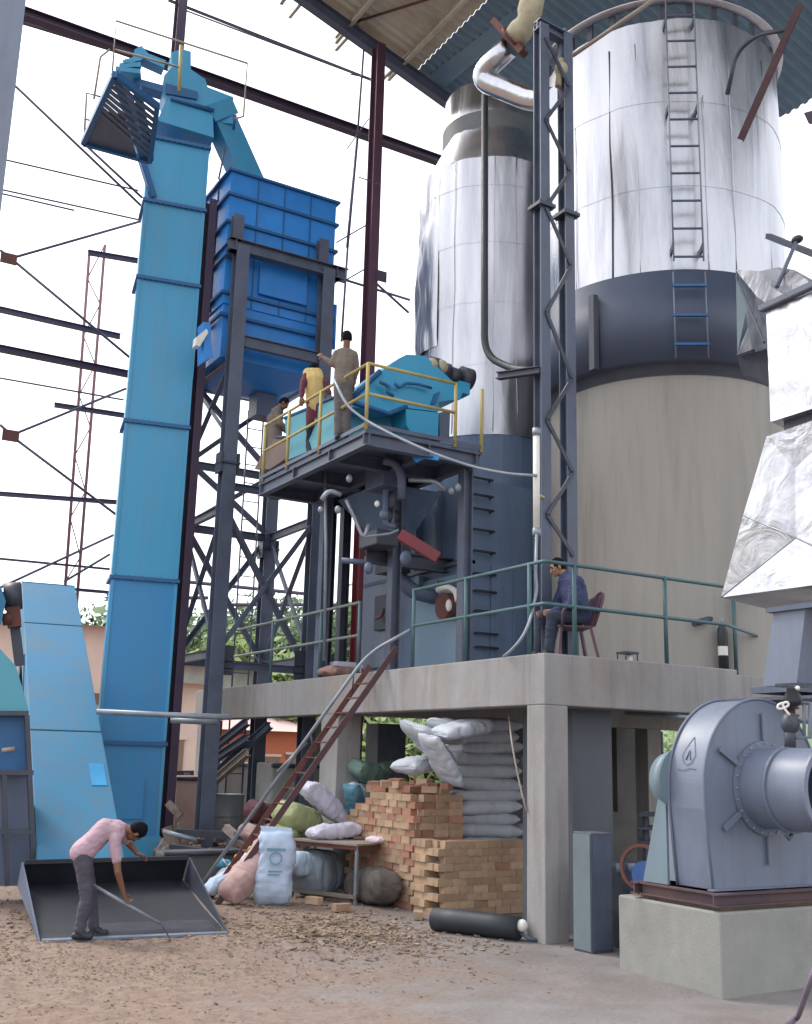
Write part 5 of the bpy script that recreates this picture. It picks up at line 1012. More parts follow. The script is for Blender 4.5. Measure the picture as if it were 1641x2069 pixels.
# rope from the slab to the sacks
solo('rope', MB().path([at(1027, 1424, X=X0+.4), at(1034, 1500, D=13.4), at(1048, 1575, D=13.3), at(1064, 1640, D=13.2)], .012, n=6, bend=.4), M['pale_rail'], 'pale rope hanging from the platform edge across the sack stack', 'rope', at(1027, 1424, X=X0+.4))

# ------------------------------------------------------------ loader bucket
La, Lb = at(84, 1904, Z=0), at(456, 1888, Z=0)
Ta, Tb = at(50, 1742, Z=.64), at(380, 1733, Z=.64)
bk = thing('loader_bucket', 'dark steel loader bucket resting open on the dirt behind the shoveller', 'bucket', La)
bdir = ((Ta + Tb) - (La + Lb)); bdir.z = 0; bdir.normalize()
prf = [(0, .02), (.15, .03), (.62, .06)]
def bkp(t, d, z): p = La + (Lb-La)*t + bdir*d; p.z = z; return p
back = [[bkp(t, 0, .015), bkp(t, .3, .03), bkp(t, .7, .1), (Ta + (Tb-Ta)*t + V((0, 0, -.3)) + bdir*.22), (Ta + (Tb-Ta)*t)] for t in (0, .5, 1)]
for r in back: r[3].z = .34
mbk = MB(); 
for i in range(2):
    for j in range(4):
        a, b, c, d = back[i][j], back[i+1][j], back[i+1][j+1], back[i][j+1]; mbk.prism([a, b, c, d], bdir*.012 + V((0, 0, -.012)))
part('shell', mbk, mat('bucket_steel', rgb(34, 36, 46), .7, metal=0, var=.25, scale=3, bump=.1), bk)
for r, s_, lab in ((back[0], -1, None), (back[2], 1, None)):
    side = [r[0], r[1], r[2], r[3], r[4]]; part('side_plate', MB().prism([p + V((.015*s_, 0, 0)) for p in side], V((.02*s_, 0, 0))), M['bluegrey_d'] if s_ < 0 else M['dark'], bk)
part('cutting_edge', MB().beam(La + V((0, -.03, .02)), Lb + V((0, -.03, .02)), .12, .025), M['bluegrey'], bk)
part('top_lip', MB().beam(Ta, Tb, .03, .05), M['black'], bk)
dl = MB(); rd = random.Random(4); gx, gy = 24, 8; dl.add([bkp(.2 + .76*i/gx, .03 + .4*j/gy, .03 + .065*(j/gy) + (.02 + .03*abs(mn.noise(V((i*.4, j*.5, 0))))) * (0 if i in (0, gx) or j in (0, gy) else 1)) for j in range(gy+1) for i in range(gx+1)], [(j*(gx+1)+i, j*(gx+1)+i+1, (j+1)*(gx+1)+i+1, (j+1)*(gx+1)+i) for j in range(gy) for i in range(gx)], True)
part('lit_dust_layer', dl, mat('bucket_lit_dust', rgb(60, 62, 72), .95, var=.3, scale=4, bump=.4), bk)  # lumpy dust, coloured paler to imitate light on the bucket floor

# ------------------------------------------------------------ things on the platform
ex_ = at(1462, 1345, Y=10.9)
fe = thing('gas_cylinder', 'slim dark gas bottle with a white label standing by the right railing', 'cylinder', (ex_.x, 10.9, ZT))
zt2 = at(1462, 1258, Y=10.9).z
part('bottle', MB().lathe((ex_.x, 10.9), [(.0, ZT), (.065, ZT), (.068, zt2-.1), (.03, zt2-.03), (.0, zt2)], 20), M['black'], fe); part('bottle', MB().lathe((ex_.x+.1, 10.95), [(.0, ZT), (.045, ZT), (.045, zt2-.12), (.02, zt2-.06), (.0, zt2-.05)], 16), M['dark'], fe)
part('label_band', MB().lathe((ex_.x, 10.9), [(.07, ZT+.27), (.07, ZT+.4)], 20), M['white'], fe)
part('valve', MB().tube((ex_.x, 10.9, zt2-.02), (ex_.x, 10.9, zt2+.06), .02), M['grey_pipe'], fe)
lp = at(1425, 1252, Y=11.1); solo('short_pipe', MB().tube(at(1402, 1260, Y=11.1), at(1448, 1247, Y=11.1), .045, n=12), M['dark'], 'short dark pipe end sticking out of the plastered vessel wall above the slab', 'pipe', lp)
st = at(1268, 1330, Y=10.7); so_ = thing('small_stool', 'small dark metal stool with a pale tin under it on the platform edge', 'stool', (st.x, 10.7, ZT))
part('seat', MB().box((st.x-.11, 10.6, ZT+.14), (st.x+.11, 10.8, ZT+.165)), M['dark'], so_)
for i in (-1, 1):
    for j in (-1, 1): part('leg', MB().tube((st.x+.1*i, 10.7+.08*j, ZT), (st.x+.1*i, 10.7+.08*j, ZT+.14), .01, n=6), M['dark'], so_)
solo('paint_tin', MB().tube((st.x+.02, 10.69, ZT), (st.x+.02, 10.69, ZT+.12), .045, n=14), M['white'], 'pale tin standing beneath the small stool', 'tin', (st.x, 10.69, ZT))
solo('hose', MB().path([at(1085, 1080, D=13.4), at(1082, 1160, D=13.3), at(1086, 1190, D=13.3), at(1078, 1225, D=13.3), at(1070, 1258, D=13.2), at(1055, 1290, D=13.2), at(1030, 1318, D=13.3), at(1018, 1326, D=13.5)], .02, n=8, bend=.2), M['grey_pipe'], 'pale hose hanging from the tube lamp down to the slab beside the seated man', 'hose', at(1080, 1200, D=13.3))
rgp = at(685, 1350, D=18.2); rgm = sack_mat('rag_heap', rgb(150, 118, 110))
sack('rag_pile', .7, .5, .22, 150, rgm, (rgp.x, rgp.y, ZT+.1), (0, 0, .4), 'brown and pink rag pile on the slab beside the dark columns', 'rags', lump=2)
w = at(705, 1330, D=18.6); solo('white_tray', MB().box((w.x-.3, w.y-.15, ZT+.22), (w.x+.2, w.y+.15, ZT+.3)).box((w.x-.28, w.y-.13, ZT), (w.x+.18, w.y+.13, ZT+.22)), M['lav'], 'pinkish box with a bright lid on the slab behind the rag pile', 'box', (w.x, w.y, ZT))
# machines under the slab, right
mo = at(1310, 1780, D=12.9)
mc = thing('blue_motor', 'blue electric motor with a round guard in the dark beside the fan plinth', 'motor', (mo.x, mo.y, 0))
part('motor', MB().tube(at(1300, 1768, D=12.2), at(1322, 1768, D=12.4), .14, n=18), mat('motor_blue', rgb(52, 92, 150), .45), mc)
part('guard_ring', MB().ring(at(1296, 1752, D=12.1), ray(1296, 1752) + V((.3, -.3, 0)), .2, .235, .04, 28), M['rust'], mc)
part('base', MB().box((mo.x-.3, mo.y-.3, 0), (mo.x+.5, mo.y+.3, .38)), M['dark'], mc)
ml = thing('pump_set', 'dark pump set on the floor in the shade behind the fan plinth', 'pump', at(1262, 1800, D=13.3))
p = at(1262, 1790, D=13.3)
part('casing', MB().box((p.x-.25, p.y-.3, 0), (p.x+.3, p.y+.4, .9)), M['dark'], ml, bevel=.05); part('pipe', MB().tube(at(1245, 1755, D=13), at(1285, 1755, D=13), .06), M['bluegrey'], ml)
sh = thing('steel_rack', 'dark rack frame under the small rear window', 'rack', at(1310, 1700, D=14.5))
for y in (1645, 1672, 1700): part('shelf', MB().beam(at(1292, y, D=14.3), at(1345, y, D=14.3), .4, .04), M['dark'], sh)
for x in (1303, 1344): part('post', MB().beam(at(x, 1640, D=14.3), (at(x, 1640, D=14.3).x, at(x, 1640, D=14.3).y, 0), .05), M['steel'], sh)
solo('conduit', MB().tube(at(1265, 1440, Y=11.2), at(1420, 1452, Y=9.8), .03), M['grey_pipe'], 'grey conduit running under the slab edge toward the fan', 'conduit', at(1300, 1440, Y=11.2))
solo('ground_hose', MB().path([at(1580, 2078, Z=.03), at(1612, 2056, Z=.04), at(1628, 2010, D=8.3), at(1650, 1950, D=8.2)], .022, bend=.2), M['trou_pipe'], 'dull mauve hose end at the lower right corner by the plinth', 'hose', at(1610, 2058, Z=.0))

# ------------------------------------------------------------ people
def capsule(mb, p0, r0, p1, r1, n=14):
    p0, p1 = V(p0), V(p1); d = p1-p0
    if d.length < 1e-4: d = V((0, 0, 1e-3)); p1 = p0 + d
    d.normalize(); up = V((0, 0, 1)) if abs(d.z) < .9 else V((1, 0, 0)); a = d.cross(up).normalized(); b = d.cross(a); rings = []
    for k in range(1, 5): t = pi/2*k/5; rings.append((p0 - d*r0*cos(t), r0*sin(t)))
    rings.append((p0, r0)); rings.append((p1, r1))
    for k in range(4, 0, -1): t = pi/2*k/5; rings.append((p1 + d*r1*cos(t), r1*sin(t)))
    vs = [c + (a*cos(2*pi*i/n) + b*sin(2*pi*i/n))*r for c, r in rings for i in range(n)]; m = len(rings)
    mb.add(vs, [(j*n+i, j*n+(i+1) % n, (j+1)*n+(i+1) % n, (j+1)*n+i) for j in range(m-1) for i in range(n)] + [tuple(range(n))[::-1], tuple(range((m-1)*n, m*n))], True)
TS = bpy.data.scenes.new("bake")
def ts_graph():
    with bpy.context.temp_override(scene=TS, view_layer=TS.view_layers[0]):
        dg = bpy.context.evaluated_depsgraph_get(); dg.update(); return dg
def fuse(name, mb, m, parent, voxel=.009, smooth=3, disp=None):
    me = bpy.data.meshes.new('tmp'); b = wloc(parent); me.from_pydata([tuple(p-b) for p in mb.v], [], mb.f); o = bpy.data.objects.new('tmp', me); TS.collection.objects.link(o)
    r = o.modifiers.new('r', 'REMESH'); r.mode = 'VOXEL'; r.voxel_size = voxel
    if smooth: s_ = o.modifiers.new('s', 'SMOOTH'); s_.iterations = smooth; s_.factor = .5
    dg = ts_graph(); ev = o.evaluated_get(dg); me2 = bpy.data.meshes.new_from_object(ev); TS.collection.objects.unlink(o); bpy.data.objects.remove(o); bpy.data.meshes.remove(me)
    if disp:
        for v in me2.vertices: v.co += v.normal*disp(v.co)
    for p in me2.polygons: p.use_smooth = True
    me2.name = name; me2.materials.clear(); me2.materials.append(m); x = bpy.data.objects.new(name, me2); COL.objects.link(x); x.parent = parent; return x
def hand(mb, wrist, d, palm_n, side, curl=.6):
    d = V(d).normalized(); n = V(palm_n); n = (n - d*n.dot(d)).normalized(); s = d.cross(n).normalized()*side
    k = wrist + d*.085
    for o in (-.03, -.01, .01, .03): capsule(mb, wrist + d*.012 + s*o*.6, .015, k + s*o, .0125, 8)
    for i, (o, L) in enumerate(((.03, .07), (.011, .082), (-.009, .076), (-.028, .058))):
        p = k + s*o; q = p + (d*cos(curl*.5) + n*sin(curl*.5))*L*.45; r = q + (d*cos(curl*1.3) + n*sin(curl*1.3))*L*.32; t = r + (d*cos(curl*2) + n*sin(curl*2))*L*.25
        capsule(mb, p, .0098, q, .009, 8); capsule(mb, q, .009, r, .0082, 8); capsule(mb, r, .0082, t, .0072, 8)
    p = wrist + d*.03 + s*.032; q = p + (d*.6 + s*.6 + n*.4).normalized()*.038; r = q + (d*.8 + s*.1 + n*.5).normalized()*.03
    capsule(mb, wrist + d*.02 + s*.015, .015, p, .013, 8); capsule(mb, p, .012, q, .0105, 8); capsule(mb, q, .0105, r, .009, 8)
def person(label, loc, J, face, up, shirt, trousers, sleeves='long', shoes='black', hands=((1, .7), (1, .7)), skin='skin', extra=None, vox=.009, bulk=0.0):
    """J: pelvis, chest, neck, head + per side (L,R): sh, el, wr, hip, kn, an, toe -- world coordinates"""
    t = thing('person', label, 'person', loc); J = {k: V(v) for k, v in J.items()}; face = V(face).normalized(); up = V(up); up = (up - face*up.dot(face)).normalized(); sd_ = face.cross(up)
    H = J['head']; rot = Matrix((sd_, face, up)).transposed(); mb = MB()
    mb.ball(H + up*.02 - face*.01, (.074, .093, .1), rot); mb.ball(H - up*.045 + face*.022, (.054, .066, .066), rot); capsule(mb, H - up*.088 + face*.05, .02, H - up*.085 + face*.068, .016, 8)
    capsule(mb, H + up*.005 + face*.08, .01, H - up*.03 + face*.102, .014, 8)               # nose
    for s in (-1, 1):
        mb.ball(H - up*.005 - face*.008 + sd_*.078*s, (.009, .02, .032), rot); capsule(mb, H + up*.024 + face*.078 + sd_*.018*s, .009, H + up*.02 + face*.068 + sd_*.045*s, .008, 6); mb.ball(H - up*.018 + face*.062 + sd_*.036*s, .02)
    capsule(mb, H - up*.058 + face*.078 - sd_*.018, .008, H - up*.058 + face*.078 + sd_*.018, .008, 6); capsule(mb, H - up*.066 + face*.076 - sd_*.014, .008, H - up*.066 + face*.076 + sd_*.014, .008, 6)
    capsule(mb, H - up*.05 - face*.03, .054, J['neck'], .056)
    P, Cc = J['pelvis'], J['chest']
    def torso(mb, g):
        w = (J['shR']-J['shL']); hp_ = (J['hipR']-J['hipL'])
        for s in (-1, 1):
            capsule(mb, P + hp_*.28*s, .1+g, Cc + w*.2*s, .098+g); capsule(mb, Cc + w*.2*s, .1+g, Cc*.35 + J['neck']*.65 + w*.3*s, .062+g)
            capsule(mb, J['neck'], .05+g, (J['shR'] if s > 0 else J['shL']), .052+g)
        capsule(mb, P, .105+g, Cc, .11+g); capsule(mb, Cc, .11+g, J['neck'], .055+g)
    torso(mb, -.012)
    for s in 'LR':
        capsule(mb, J['sh'+s], .05, J['el'+s], .038); capsule(mb, J['el'+s], .039, J['wr'+s], .025)
        capsule(mb, J['hip'+s], .08, J['kn'+s], .052); capsule(mb, J['kn'+s], .052, J['an'+s], .034); capsule(mb, J['an'+s], .03, J['toe'+s], .022)
        d = (J.get('hd'+s) - J['wr'+s]) if J.get('hd'+s) else (J['wr'+s]-J['el'+s]); pn, cu = hands[0 if s == 'L' else 1]
        hand(mb, J['wr'+s], d, pn if not isinstance(pn, int) else face, 1 if s == 'L' else -1, cu)
    fuse('body', mb, M[skin], t, .0055 if vox < .01 else .009, 1)
    fold = lambda co: .011*mn.noise(co*7) + .007*mn.noise(V((co.x*16, co.y*16, co.z*30)))
    m2 = MB(); torso(m2, .014+bulk); cuff = 1.0 if sleeves == 'long' else .38
    for s in 'LR':
        capsule(m2, J['sh'+s], .068+bulk*.5, J['el'+s] if sleeves == 'long' else J['sh'+s].lerp(J['el'+s], .62), .056+bulk*.5)
        if sleeves == 'long': capsule(m2, J['el'+s], .055, J['el'+s].lerp(J['wr'+s], .9), .04)
    hp_ = J['hipR']-J['hipL']; 
    for s in (-1, 1): capsule(m2, P + hp_*.35*s, .125, P + hp_*.3*s + (Cc-P)*.2, .122)
    fuse('shirt', m2, shirt, t, .01 if vox < .01 else .015, 4, fold)
    m3 = MB()
    for s in 'LR': capsule(m3, P + (J['hip'+s]-P)*.6, .118, J['hip'+s].lerp(J['kn'+s], .2), .098+bulk*.6); capsule(m3, J['hip'+s], .098+bulk*.6, J['kn'+s], .072+bulk*.7); capsule(m3, J['kn'+s], .072+bulk*.5, J['an'+s] + (J['kn'+s]-J['an'+s]).normalized()*.03, .062)
    fuse('trousers', m3, trousers, t, .011 if vox < .01 else .016, 4, fold)
    for s in 'LR':
        m4 = MB(); fd = (J['toe'+s]-J['an'+s]); fd.z = 0; fd.normalize(); a = J['an'+s]
        capsule(m4, a - fd*.04 + V((0, 0, -.045)), .038, a + fd*.12 + V((0, 0, -.05)), .036); capsule(m4, a, .042, a + fd*.05 + V((0, 0, -.035)), .042); fuse('shoe', m4, M[shoes], t, .008, 2)
    m5 = MB(); m5.ball(H + up*.035 - face*.018, (.083, .098, .098), rot); m5.ball(H + up*.012 - face*.05, (.078, .062, .085), rot)
    hr = fuse('hair', m5, M['hair'], t, .008, 1, lambda co: .005*mn.noise(co*40))
    import bmesh
    bm = bmesh.new(); bm.from_mesh(hr.data); hl = H - wloc(t)
    bmesh.ops.delete(bm, geom=[v for v in bm.verts if (v.co-hl).dot(face) > .052 and (v.co-hl).dot(up) < .07], context='VERTS'); bm.to_mesh(hr.data); bm.free()
    for s in (-1, 1):
        part('eye', MB().ball(H + up*.006 + face*.077 + sd_*.031*s, (.012, .008, .006), rot, 10, 6), M['eye'], t); part('eyebrow', MB().tube(H + up*.032 + face*.088 + sd_*.016*s, H + up*.03 + face*.078 + sd_*.047*s, .005, n=6), M['hair'], t)
    if extra: extra(t, J)
    return t
def cloth(n, c, **k): return mat(n, c, .85, var=.12, scale=6, bump=.3, bscale=50, bdist=.004, **k)
M['pinkshirt'] = cloth('dusty_pink_cloth', rgb(172, 144, 156)); M['trou'] = cloth('grey_trousers', rgb(74, 72, 84)); M['navy'] = cloth('navy_cloth', rgb(58, 66, 100)); M['navyd'] = cloth('dark_navy_cloth', rgb(50, 58, 74))
M['khaki'] = cloth('khaki_cloth', rgb(116, 106, 98)); M['trou_k'] = cloth('grey_khaki_trousers', rgb(96, 92, 92)); M['yelc'] = cloth('yellow_cloth', rgb(200, 172, 112)); M['marc'] = cloth('maroon_cloth', rgb(96, 44, 62)); M['darkc'] = cloth('dark_cloth', rgb(44, 50, 60)); M['skin2'] = mat('skin_mid', rgb(150, 112, 88), .55, var=.08, scale=8, bump=.03)

# 1 shoveller in front of the bucket
g = at(188, 1900, Z=0); r_ = V((cos(radians(-16)), sin(radians(-16)), 0)); aw = V((-r_.y, r_.x, 0)); up_ = V((0, 0, 1)); DS = hypot(g.x, g.y)
q = lambda x, y, d=0: at(x, y, D=DS) + aw*d
J = dict(pelvis=q(166, 1722, .0), chest=q(214, 1676, 0), neck=q(246, 1674, 0), head=q(275, 1681, 0),
  shR=q(232, 1694, -.15), elR=q(238, 1758, -.2), wrR=q(250, 1803, -.14), hdR=q(256, 1815, -.12), shL=q(238, 1684, .15), elL=q(264, 1712, .3), wrL=q(278, 1730, .33), hdL=q(288, 1733, .34),
  hipR=q(167, 1728, -.1), hipL=q(167, 1728, .1), knR=q(176, 1812, -.12), knL=q(182, 1808, .12), anR=q(160, 1880, -.12), anL=q(190, 1878, .12), toeR=q(178, 1893, -.13), toeL=q(208, 1890, .12))
for k in ('anR', 'anL'): J[k].z = .11
for k in ('toeR', 'toeL'): J[k].z = .05
person('man in a dusty pink shirt bending into the loader bucket with a shovel', (g.x, g.y, .0), J, r_*.15 - up_*.9 + aw*.4, up_*.3 + r_*.95, M['pinkshirt'], M['trou'], 'short', hands=((V((0, 0, -1)), .8), (r_, 1.1)))
sv = thing('shovel', 'long pale handled shovel held by the bending man', 'shovel', q(340, 1888, -.1))
a, b = q(186, 1786, -.05), q(322, 1862, -.12); part('shaft', MB().tube(a, b, .018, n=10), M['grey_pipe'], sv)
part('grip', MB().tube(a - (b-a).normalized()*.02 + up_*.05, a - (b-a).normalized()*.02 - up_*.05, .016, n=8), M['dark'], sv)
bd = q(344, 1886, -.12); bd.z = .02; part('blade', MB().hexa([b + aw*.06, b - aw*.06, b - aw*.06 + up_*.006, b + aw*.06 + up_*.006], [bd + aw*.12, bd - aw*.12, bd - aw*.12 + up_*.006, bd + aw*.12 + up_*.006]), M['dark'], sv)

# 2 seated man, platform corner, facing left
DM = 13.75; rr_ = V((cos(radians(-22.5)), sin(radians(-22.5)), 0)); aw2 = V((-rr_.y, rr_.x, 0)); q = lambda x, y, d=0: at(x, y, D=DM) + aw2*d
# q over viewing plane: aw2 points away from the camera
J = dict(pelvis=q(1168, 1240, 0), chest=q(1158, 1192, 0), neck=q(1146, 1170, 0), head=q(1126, 1147, 0),
  shL=q(1157, 1182, -.16), elL=q(1146, 1225, -.24), wrL=q(1108, 1238, -.12), hdL=q(1096, 1240, -.06), shR=q(1150, 1180, .16), elR=q(1132, 1225, .24), wrR=q(1098, 1236, .08), hdR=q(1088, 1241, .02),
  hipL=q(1162, 1248, -.1), hipR=q(1160, 1246, .1), knL=q(1110, 1250, -.16), knR=q(1100, 1248, .12), anL=q(1104, 1312, -.14), anR=q(1092, 1308, .12), toeL=q(1086, 1320, -.14), toeR=q(1076, 1317, .12))
for k in ('anL', 'anR'): J[k].z = ZT + .09
for k in ('toeL', 'toeR'): J[k].z = ZT + .04
mloc = q(1150, 1320, 0); mloc.z = ZT
person('man in navy work clothes sitting on a chair at the platform corner with clasped hands', mloc, J, -rr_*.85 - up_*.35, up_*.9 - rr_*.3, M['navy'], M['navyd'], 'long', hands=((aw2, .8), (-aw2, .8)), skin='skin2', bulk=.035)
chp = q(1166, 1320, 0); chp.z = ZT
cz = ZT + .4
ch = thing('plastic_chair', 'dull maroon plastic chair under the seated man', 'chair', chp)
M['chair'] = mat('maroon_plastic', rgb(86, 60, 74), .5, var=.08)
fx = -rr_; cpt = lambda f, s, z: V((chp.x, chp.y, 0)) + fx*f + aw2*s + V((0, 0, z))
part('seat', MB().hexa([cpt(.3, -.22, cz-.03), cpt(.3, .22, cz-.03), cpt(-.14, .2, cz-.03), cpt(-.14, -.2, cz-.03)], [cpt(.3, -.22, cz), cpt(.3, .22, cz), cpt(-.14, .2, cz), cpt(-.14, -.2, cz)]), M['chair'], ch, bevel=.01)
for s in (-1, 1):
    for f0, f1 in ((.27, .31), (-.12, -.2)): part('leg', MB().beam(cpt(f0, .2*s, cz-.03), cpt(f1, .24*s, ZT), .035, .035), M['chair'], ch)
    part('armrest', MB().path([cpt(.26, .24*s, cz-.01), cpt(.25, .26*s, cz+.2), cpt(.1, .26*s, cz+.22), cpt(-.2, .24*s, cz+.22)], .02, bend=.06), M['chair'], ch)
bkm = MB()
for k in range(5): s = -.18 + .09*k; bkm.beam(cpt(-.16, s, cz), cpt(-.27, s*1.05, cz+.4), .05, .015, aw2)
bkm.path([cpt(-.16, -.22, cz), cpt(-.29, -.23, cz+.38), cpt(-.32, 0, cz+.47), cpt(-.29, .23, cz+.38), cpt(-.16, .22, cz)], .018, bend=.1)
part('backrest', bkm, M['chair'], ch)

# 3 standing man on the high platform, back to us
DK = 15.75; a3 = radians(-27); r3 = V((cos(a3), sin(a3), 0)); w3 = V((-r3.y, r3.x, 0)); q = lambda x, y, d=0: at(x, y, D=DK) + w3*d
gz = PZ; 
def stz(p, z): p = V(p); p.z = z; return p
hz_ = q(700, 686).z; hh = hz_ - gz
base3 = q(694, 800)
J = dict(pelvis=stz(q(694, 780), gz+.93), chest=stz(q(697, 730), gz+1.24), neck=stz(q(700, 704), gz+1.45), head=q(701, 685),
  shL=stz(q(681, 712), gz+1.38), elL=q(672, 736), wrL=q(655, 721, .05), shR=stz(q(715, 712), gz+1.38), elR=q(720, 745, .05), wrR=q(714, 770, .18),
  hipL=stz(q(686, 785), gz+.9), hipR=stz(q(701, 785), gz+.9), knL=stz(q(684, 820), gz+.5), knR=stz(q(701, 820), gz+.5), anL=stz(q(683, 850), gz+.09), anR=stz(q(701, 850), gz+.09), toeL=stz(q(682, 850, .14), gz+.04), toeR=stz(q(702, 850, .14), gz+.04))
person('man in khaki work clothes standing with his back turned on the high platform', stz(base3, gz), J, w3 - up_*.1, up_, M['khaki'], M['trou_k'], 'long', vox=.012)

# 4 bending man in yellow over maroon
DY_ = 17.0; q = lambda x, y, d=0: at(x, y, D=DY_) + w3*d
J = dict(pelvis=stz(q(640, 800, .1), gz+.72), chest=q(636, 765, .1), neck=q(632, 744, .15), head=q(632, 740, .22),
  shL=q(618, 756, .1), elL=q(612, 780, -.02), wrL=q(610, 806, -.08), shR=q(648, 756, .1), elR=q(660, 776, .02), wrR=q(666, 798, -.02),
  hipL=stz(q(632, 805, .1), gz+.7), hipR=stz(q(648, 805, .1), gz+.7), knL=stz(q(628, 830, .32), gz+.42), knR=stz(q(652, 830, .32), gz+.42), anL=stz(q(630, 850, .1), gz+.09), anR=stz(q(652, 850, .1), gz+.09), toeL=stz(q(630, 850, .25), gz+.04), toeR=stz(q(652, 850, .25), gz+.04))
def vest(t, J):
    m = MB(); w = J['shR']-J['shL']
    for s in (-1, 1): capsule(m, J['pelvis'] + w*.06*s, .11, J['chest'] + w*.22*s, .132); capsule(m, J['chest'] + w*.22*s, .132, J['neck'] + w*.28*s - V((0, 0, .04)), .1)
    capsule(m, J['pelvis'], .12, J['chest'], .142); capsule(m, J['chest'], .142, J['neck'] - V((0, 0, .05)), .11)
    fuse('yellow_vest', m, M['yelc'], t, .01, 4)
person('worker with a yellow top over maroon sleeves crouching beside the teal hopper', stz(q(640, 850, .1), gz), J, w3 - up_*.5, up_ + w3*.3, M['marc'], M['darkc'], 'long', extra=vest, vox=.012)

# 5 worker at the far left end, half hidden
p5 = at(556, 900, X=PX+.75); D5 = hypot(p5.x, p5.y); q = lambda x, y, d=0: at(x, y, D=D5) + w3*d
J = dict(pelvis=stz(q(556, 880), gz+.8), chest=q(552, 846), neck=q(562, 826), head=q(574, 816),
  shL=q(550, 834, .16), elL=q(566, 856, .2), wrL=q(580, 868, .2), shR=q(556, 836, -.16), elR=q(568, 862, -.2), wrR=q(584, 872, -.14),
  hipL=stz(q(556, 885, .1), gz+.78), hipR=stz(q(556, 885, -.1), gz+.78), knL=stz(q(566, 900, .1), gz+.44), knR=stz(q(560, 900, -.1), gz+.44), anL=stz(q(556, 930, .1), gz+.09), anR=stz(q(550, 930, -.1), gz+.09), toeL=stz(q(568, 930, .1), gz+.04), toeR=stz(q(562, 930, -.1), gz+.04))
person('worker in khaki shirt and dark trousers stooping at the left end of the yellow railing', stz(q(556, 930), gz), J, r3*.8 - up_*.6, up_ + r3*.3, M['khaki'], M['darkc'], 'long', vox=.012)

bpy.data.scenes.remove(TS)

# ------------------------------------------------------------ yard behind: buildings, trees, clutter
M['orange'] = mat('orange_wall', rgb(190, 112, 84), .9, var=.12, scale=.8); M['pinkroof'] = mat('faded_roof', rgb(214, 182, 176), .8, var=.12, scale=.5); M['cream'] = mat('cream_wall', rgb(214, 190, 176), .9, var=.1, scale=.6); M['brownwin'] = mat('brown_shutter', rgb(128, 106, 90), .8)
def bld(name, label, xr, Yd, z_e, z_r, depth, wallm, roofm, wins=(), gable=False):
    a = at(xr[0], 1500, Y=Yd).x; b = at(xr[1], 1500, Y=Yd).x; t = thing(name, label, 'building', (a, Yd, 0))
    part('wall', MB().box((a, Yd, -.3), (b, Yd+depth, z_e)), wallm, t)
    part('roof', MB().hexa([(a-.5, Yd-.6, z_e), (b+.5, Yd-.6, z_e), (b+.5, Yd+depth+.6, z_e), (a-.5, Yd+depth+.6, z_e)], [(a-.4, Yd+depth*.45, z_r), (b+.4, Yd+depth*.45, z_r), (b+.4, Yd+depth*.55, z_r), (a-.4, Yd+depth*.55, z_r)]), roofm, t)
    for (u0, u1, w0, w1) in wins:
        x0, x1 = a + (b-a)*u0, a + (b-a)*u1; f = part('shutter', MB().box((x0, Yd-.06, w0), (x1, Yd, w1)), M['brownwin'], t); part('frame', MB().box((x0-.08, Yd-.08, w1), (x1+.08, Yd-.001, w1+.1)), M['cream'], f)
    return t
z = lambda y, Yd, x=480: at(x, y, Y=Yd).z
bld('long_shed', 'long orange walled shed with a faded pink roof seen under the platform', (330, 720), 42, z(1475, 42), z(1444, 42)+.4, 8, M['orange'], M['pinkroof'], [(.06, .12, .4, 1.9), (.24, .3, .4, 1.9), (.5, .58, .4, 1.9), (.62, .66, .4, 2.0), (.84, .9, .4, 1.9)])
bld('cream_house', 'pale cream building just right of the elevator foot', (330, 412), 36, z(1388, 36), z(1375, 36), 7, M['cream'], M['pinkroof'], [(.3, .5, 1.2, 2.4)])
bld('tan_house', 'tan building glimpsed between conveyor and elevator', (120, 235), 40, z(1268, 40, 200), z(1250, 40, 200), 9, M['cream'], M['roof'], [(.55, .8, 3.6, 4.0)])
bld('low_house', 'low house with a brown tiled roof among the trees right of the elevator', (345, 520), 46, z(1352, 46), z(1325, 46), 8, mat('green_wall', rgb(150, 156, 148), .9), mat('tile_roof', rgb(150, 104, 88), .9))
bld('grey_block', 'large plain grey building at the left edge behind the teal hopper', (-80, 60), 38, z(1252, 38, 20), z(1246, 38, 20), 8, M['cream'], M['roof'])
M['leaf'] = mat('leaves', rgb(98, 118, 84), .8, var=.4, scale=.5, bump=0, rand=.15); M['leaf_d'] = mat('dark_leaves', rgb(78, 104, 70), .85, var=.4, scale=.4, bump=0, rand=.15); M['leaf_y'] = mat('bright_leaves', rgb(128, 146, 90), .8, var=.35, scale=.6, bump=0); M['bark'] = mat('bark', rgb(90, 74, 60), .95, var=.2, scale=5)
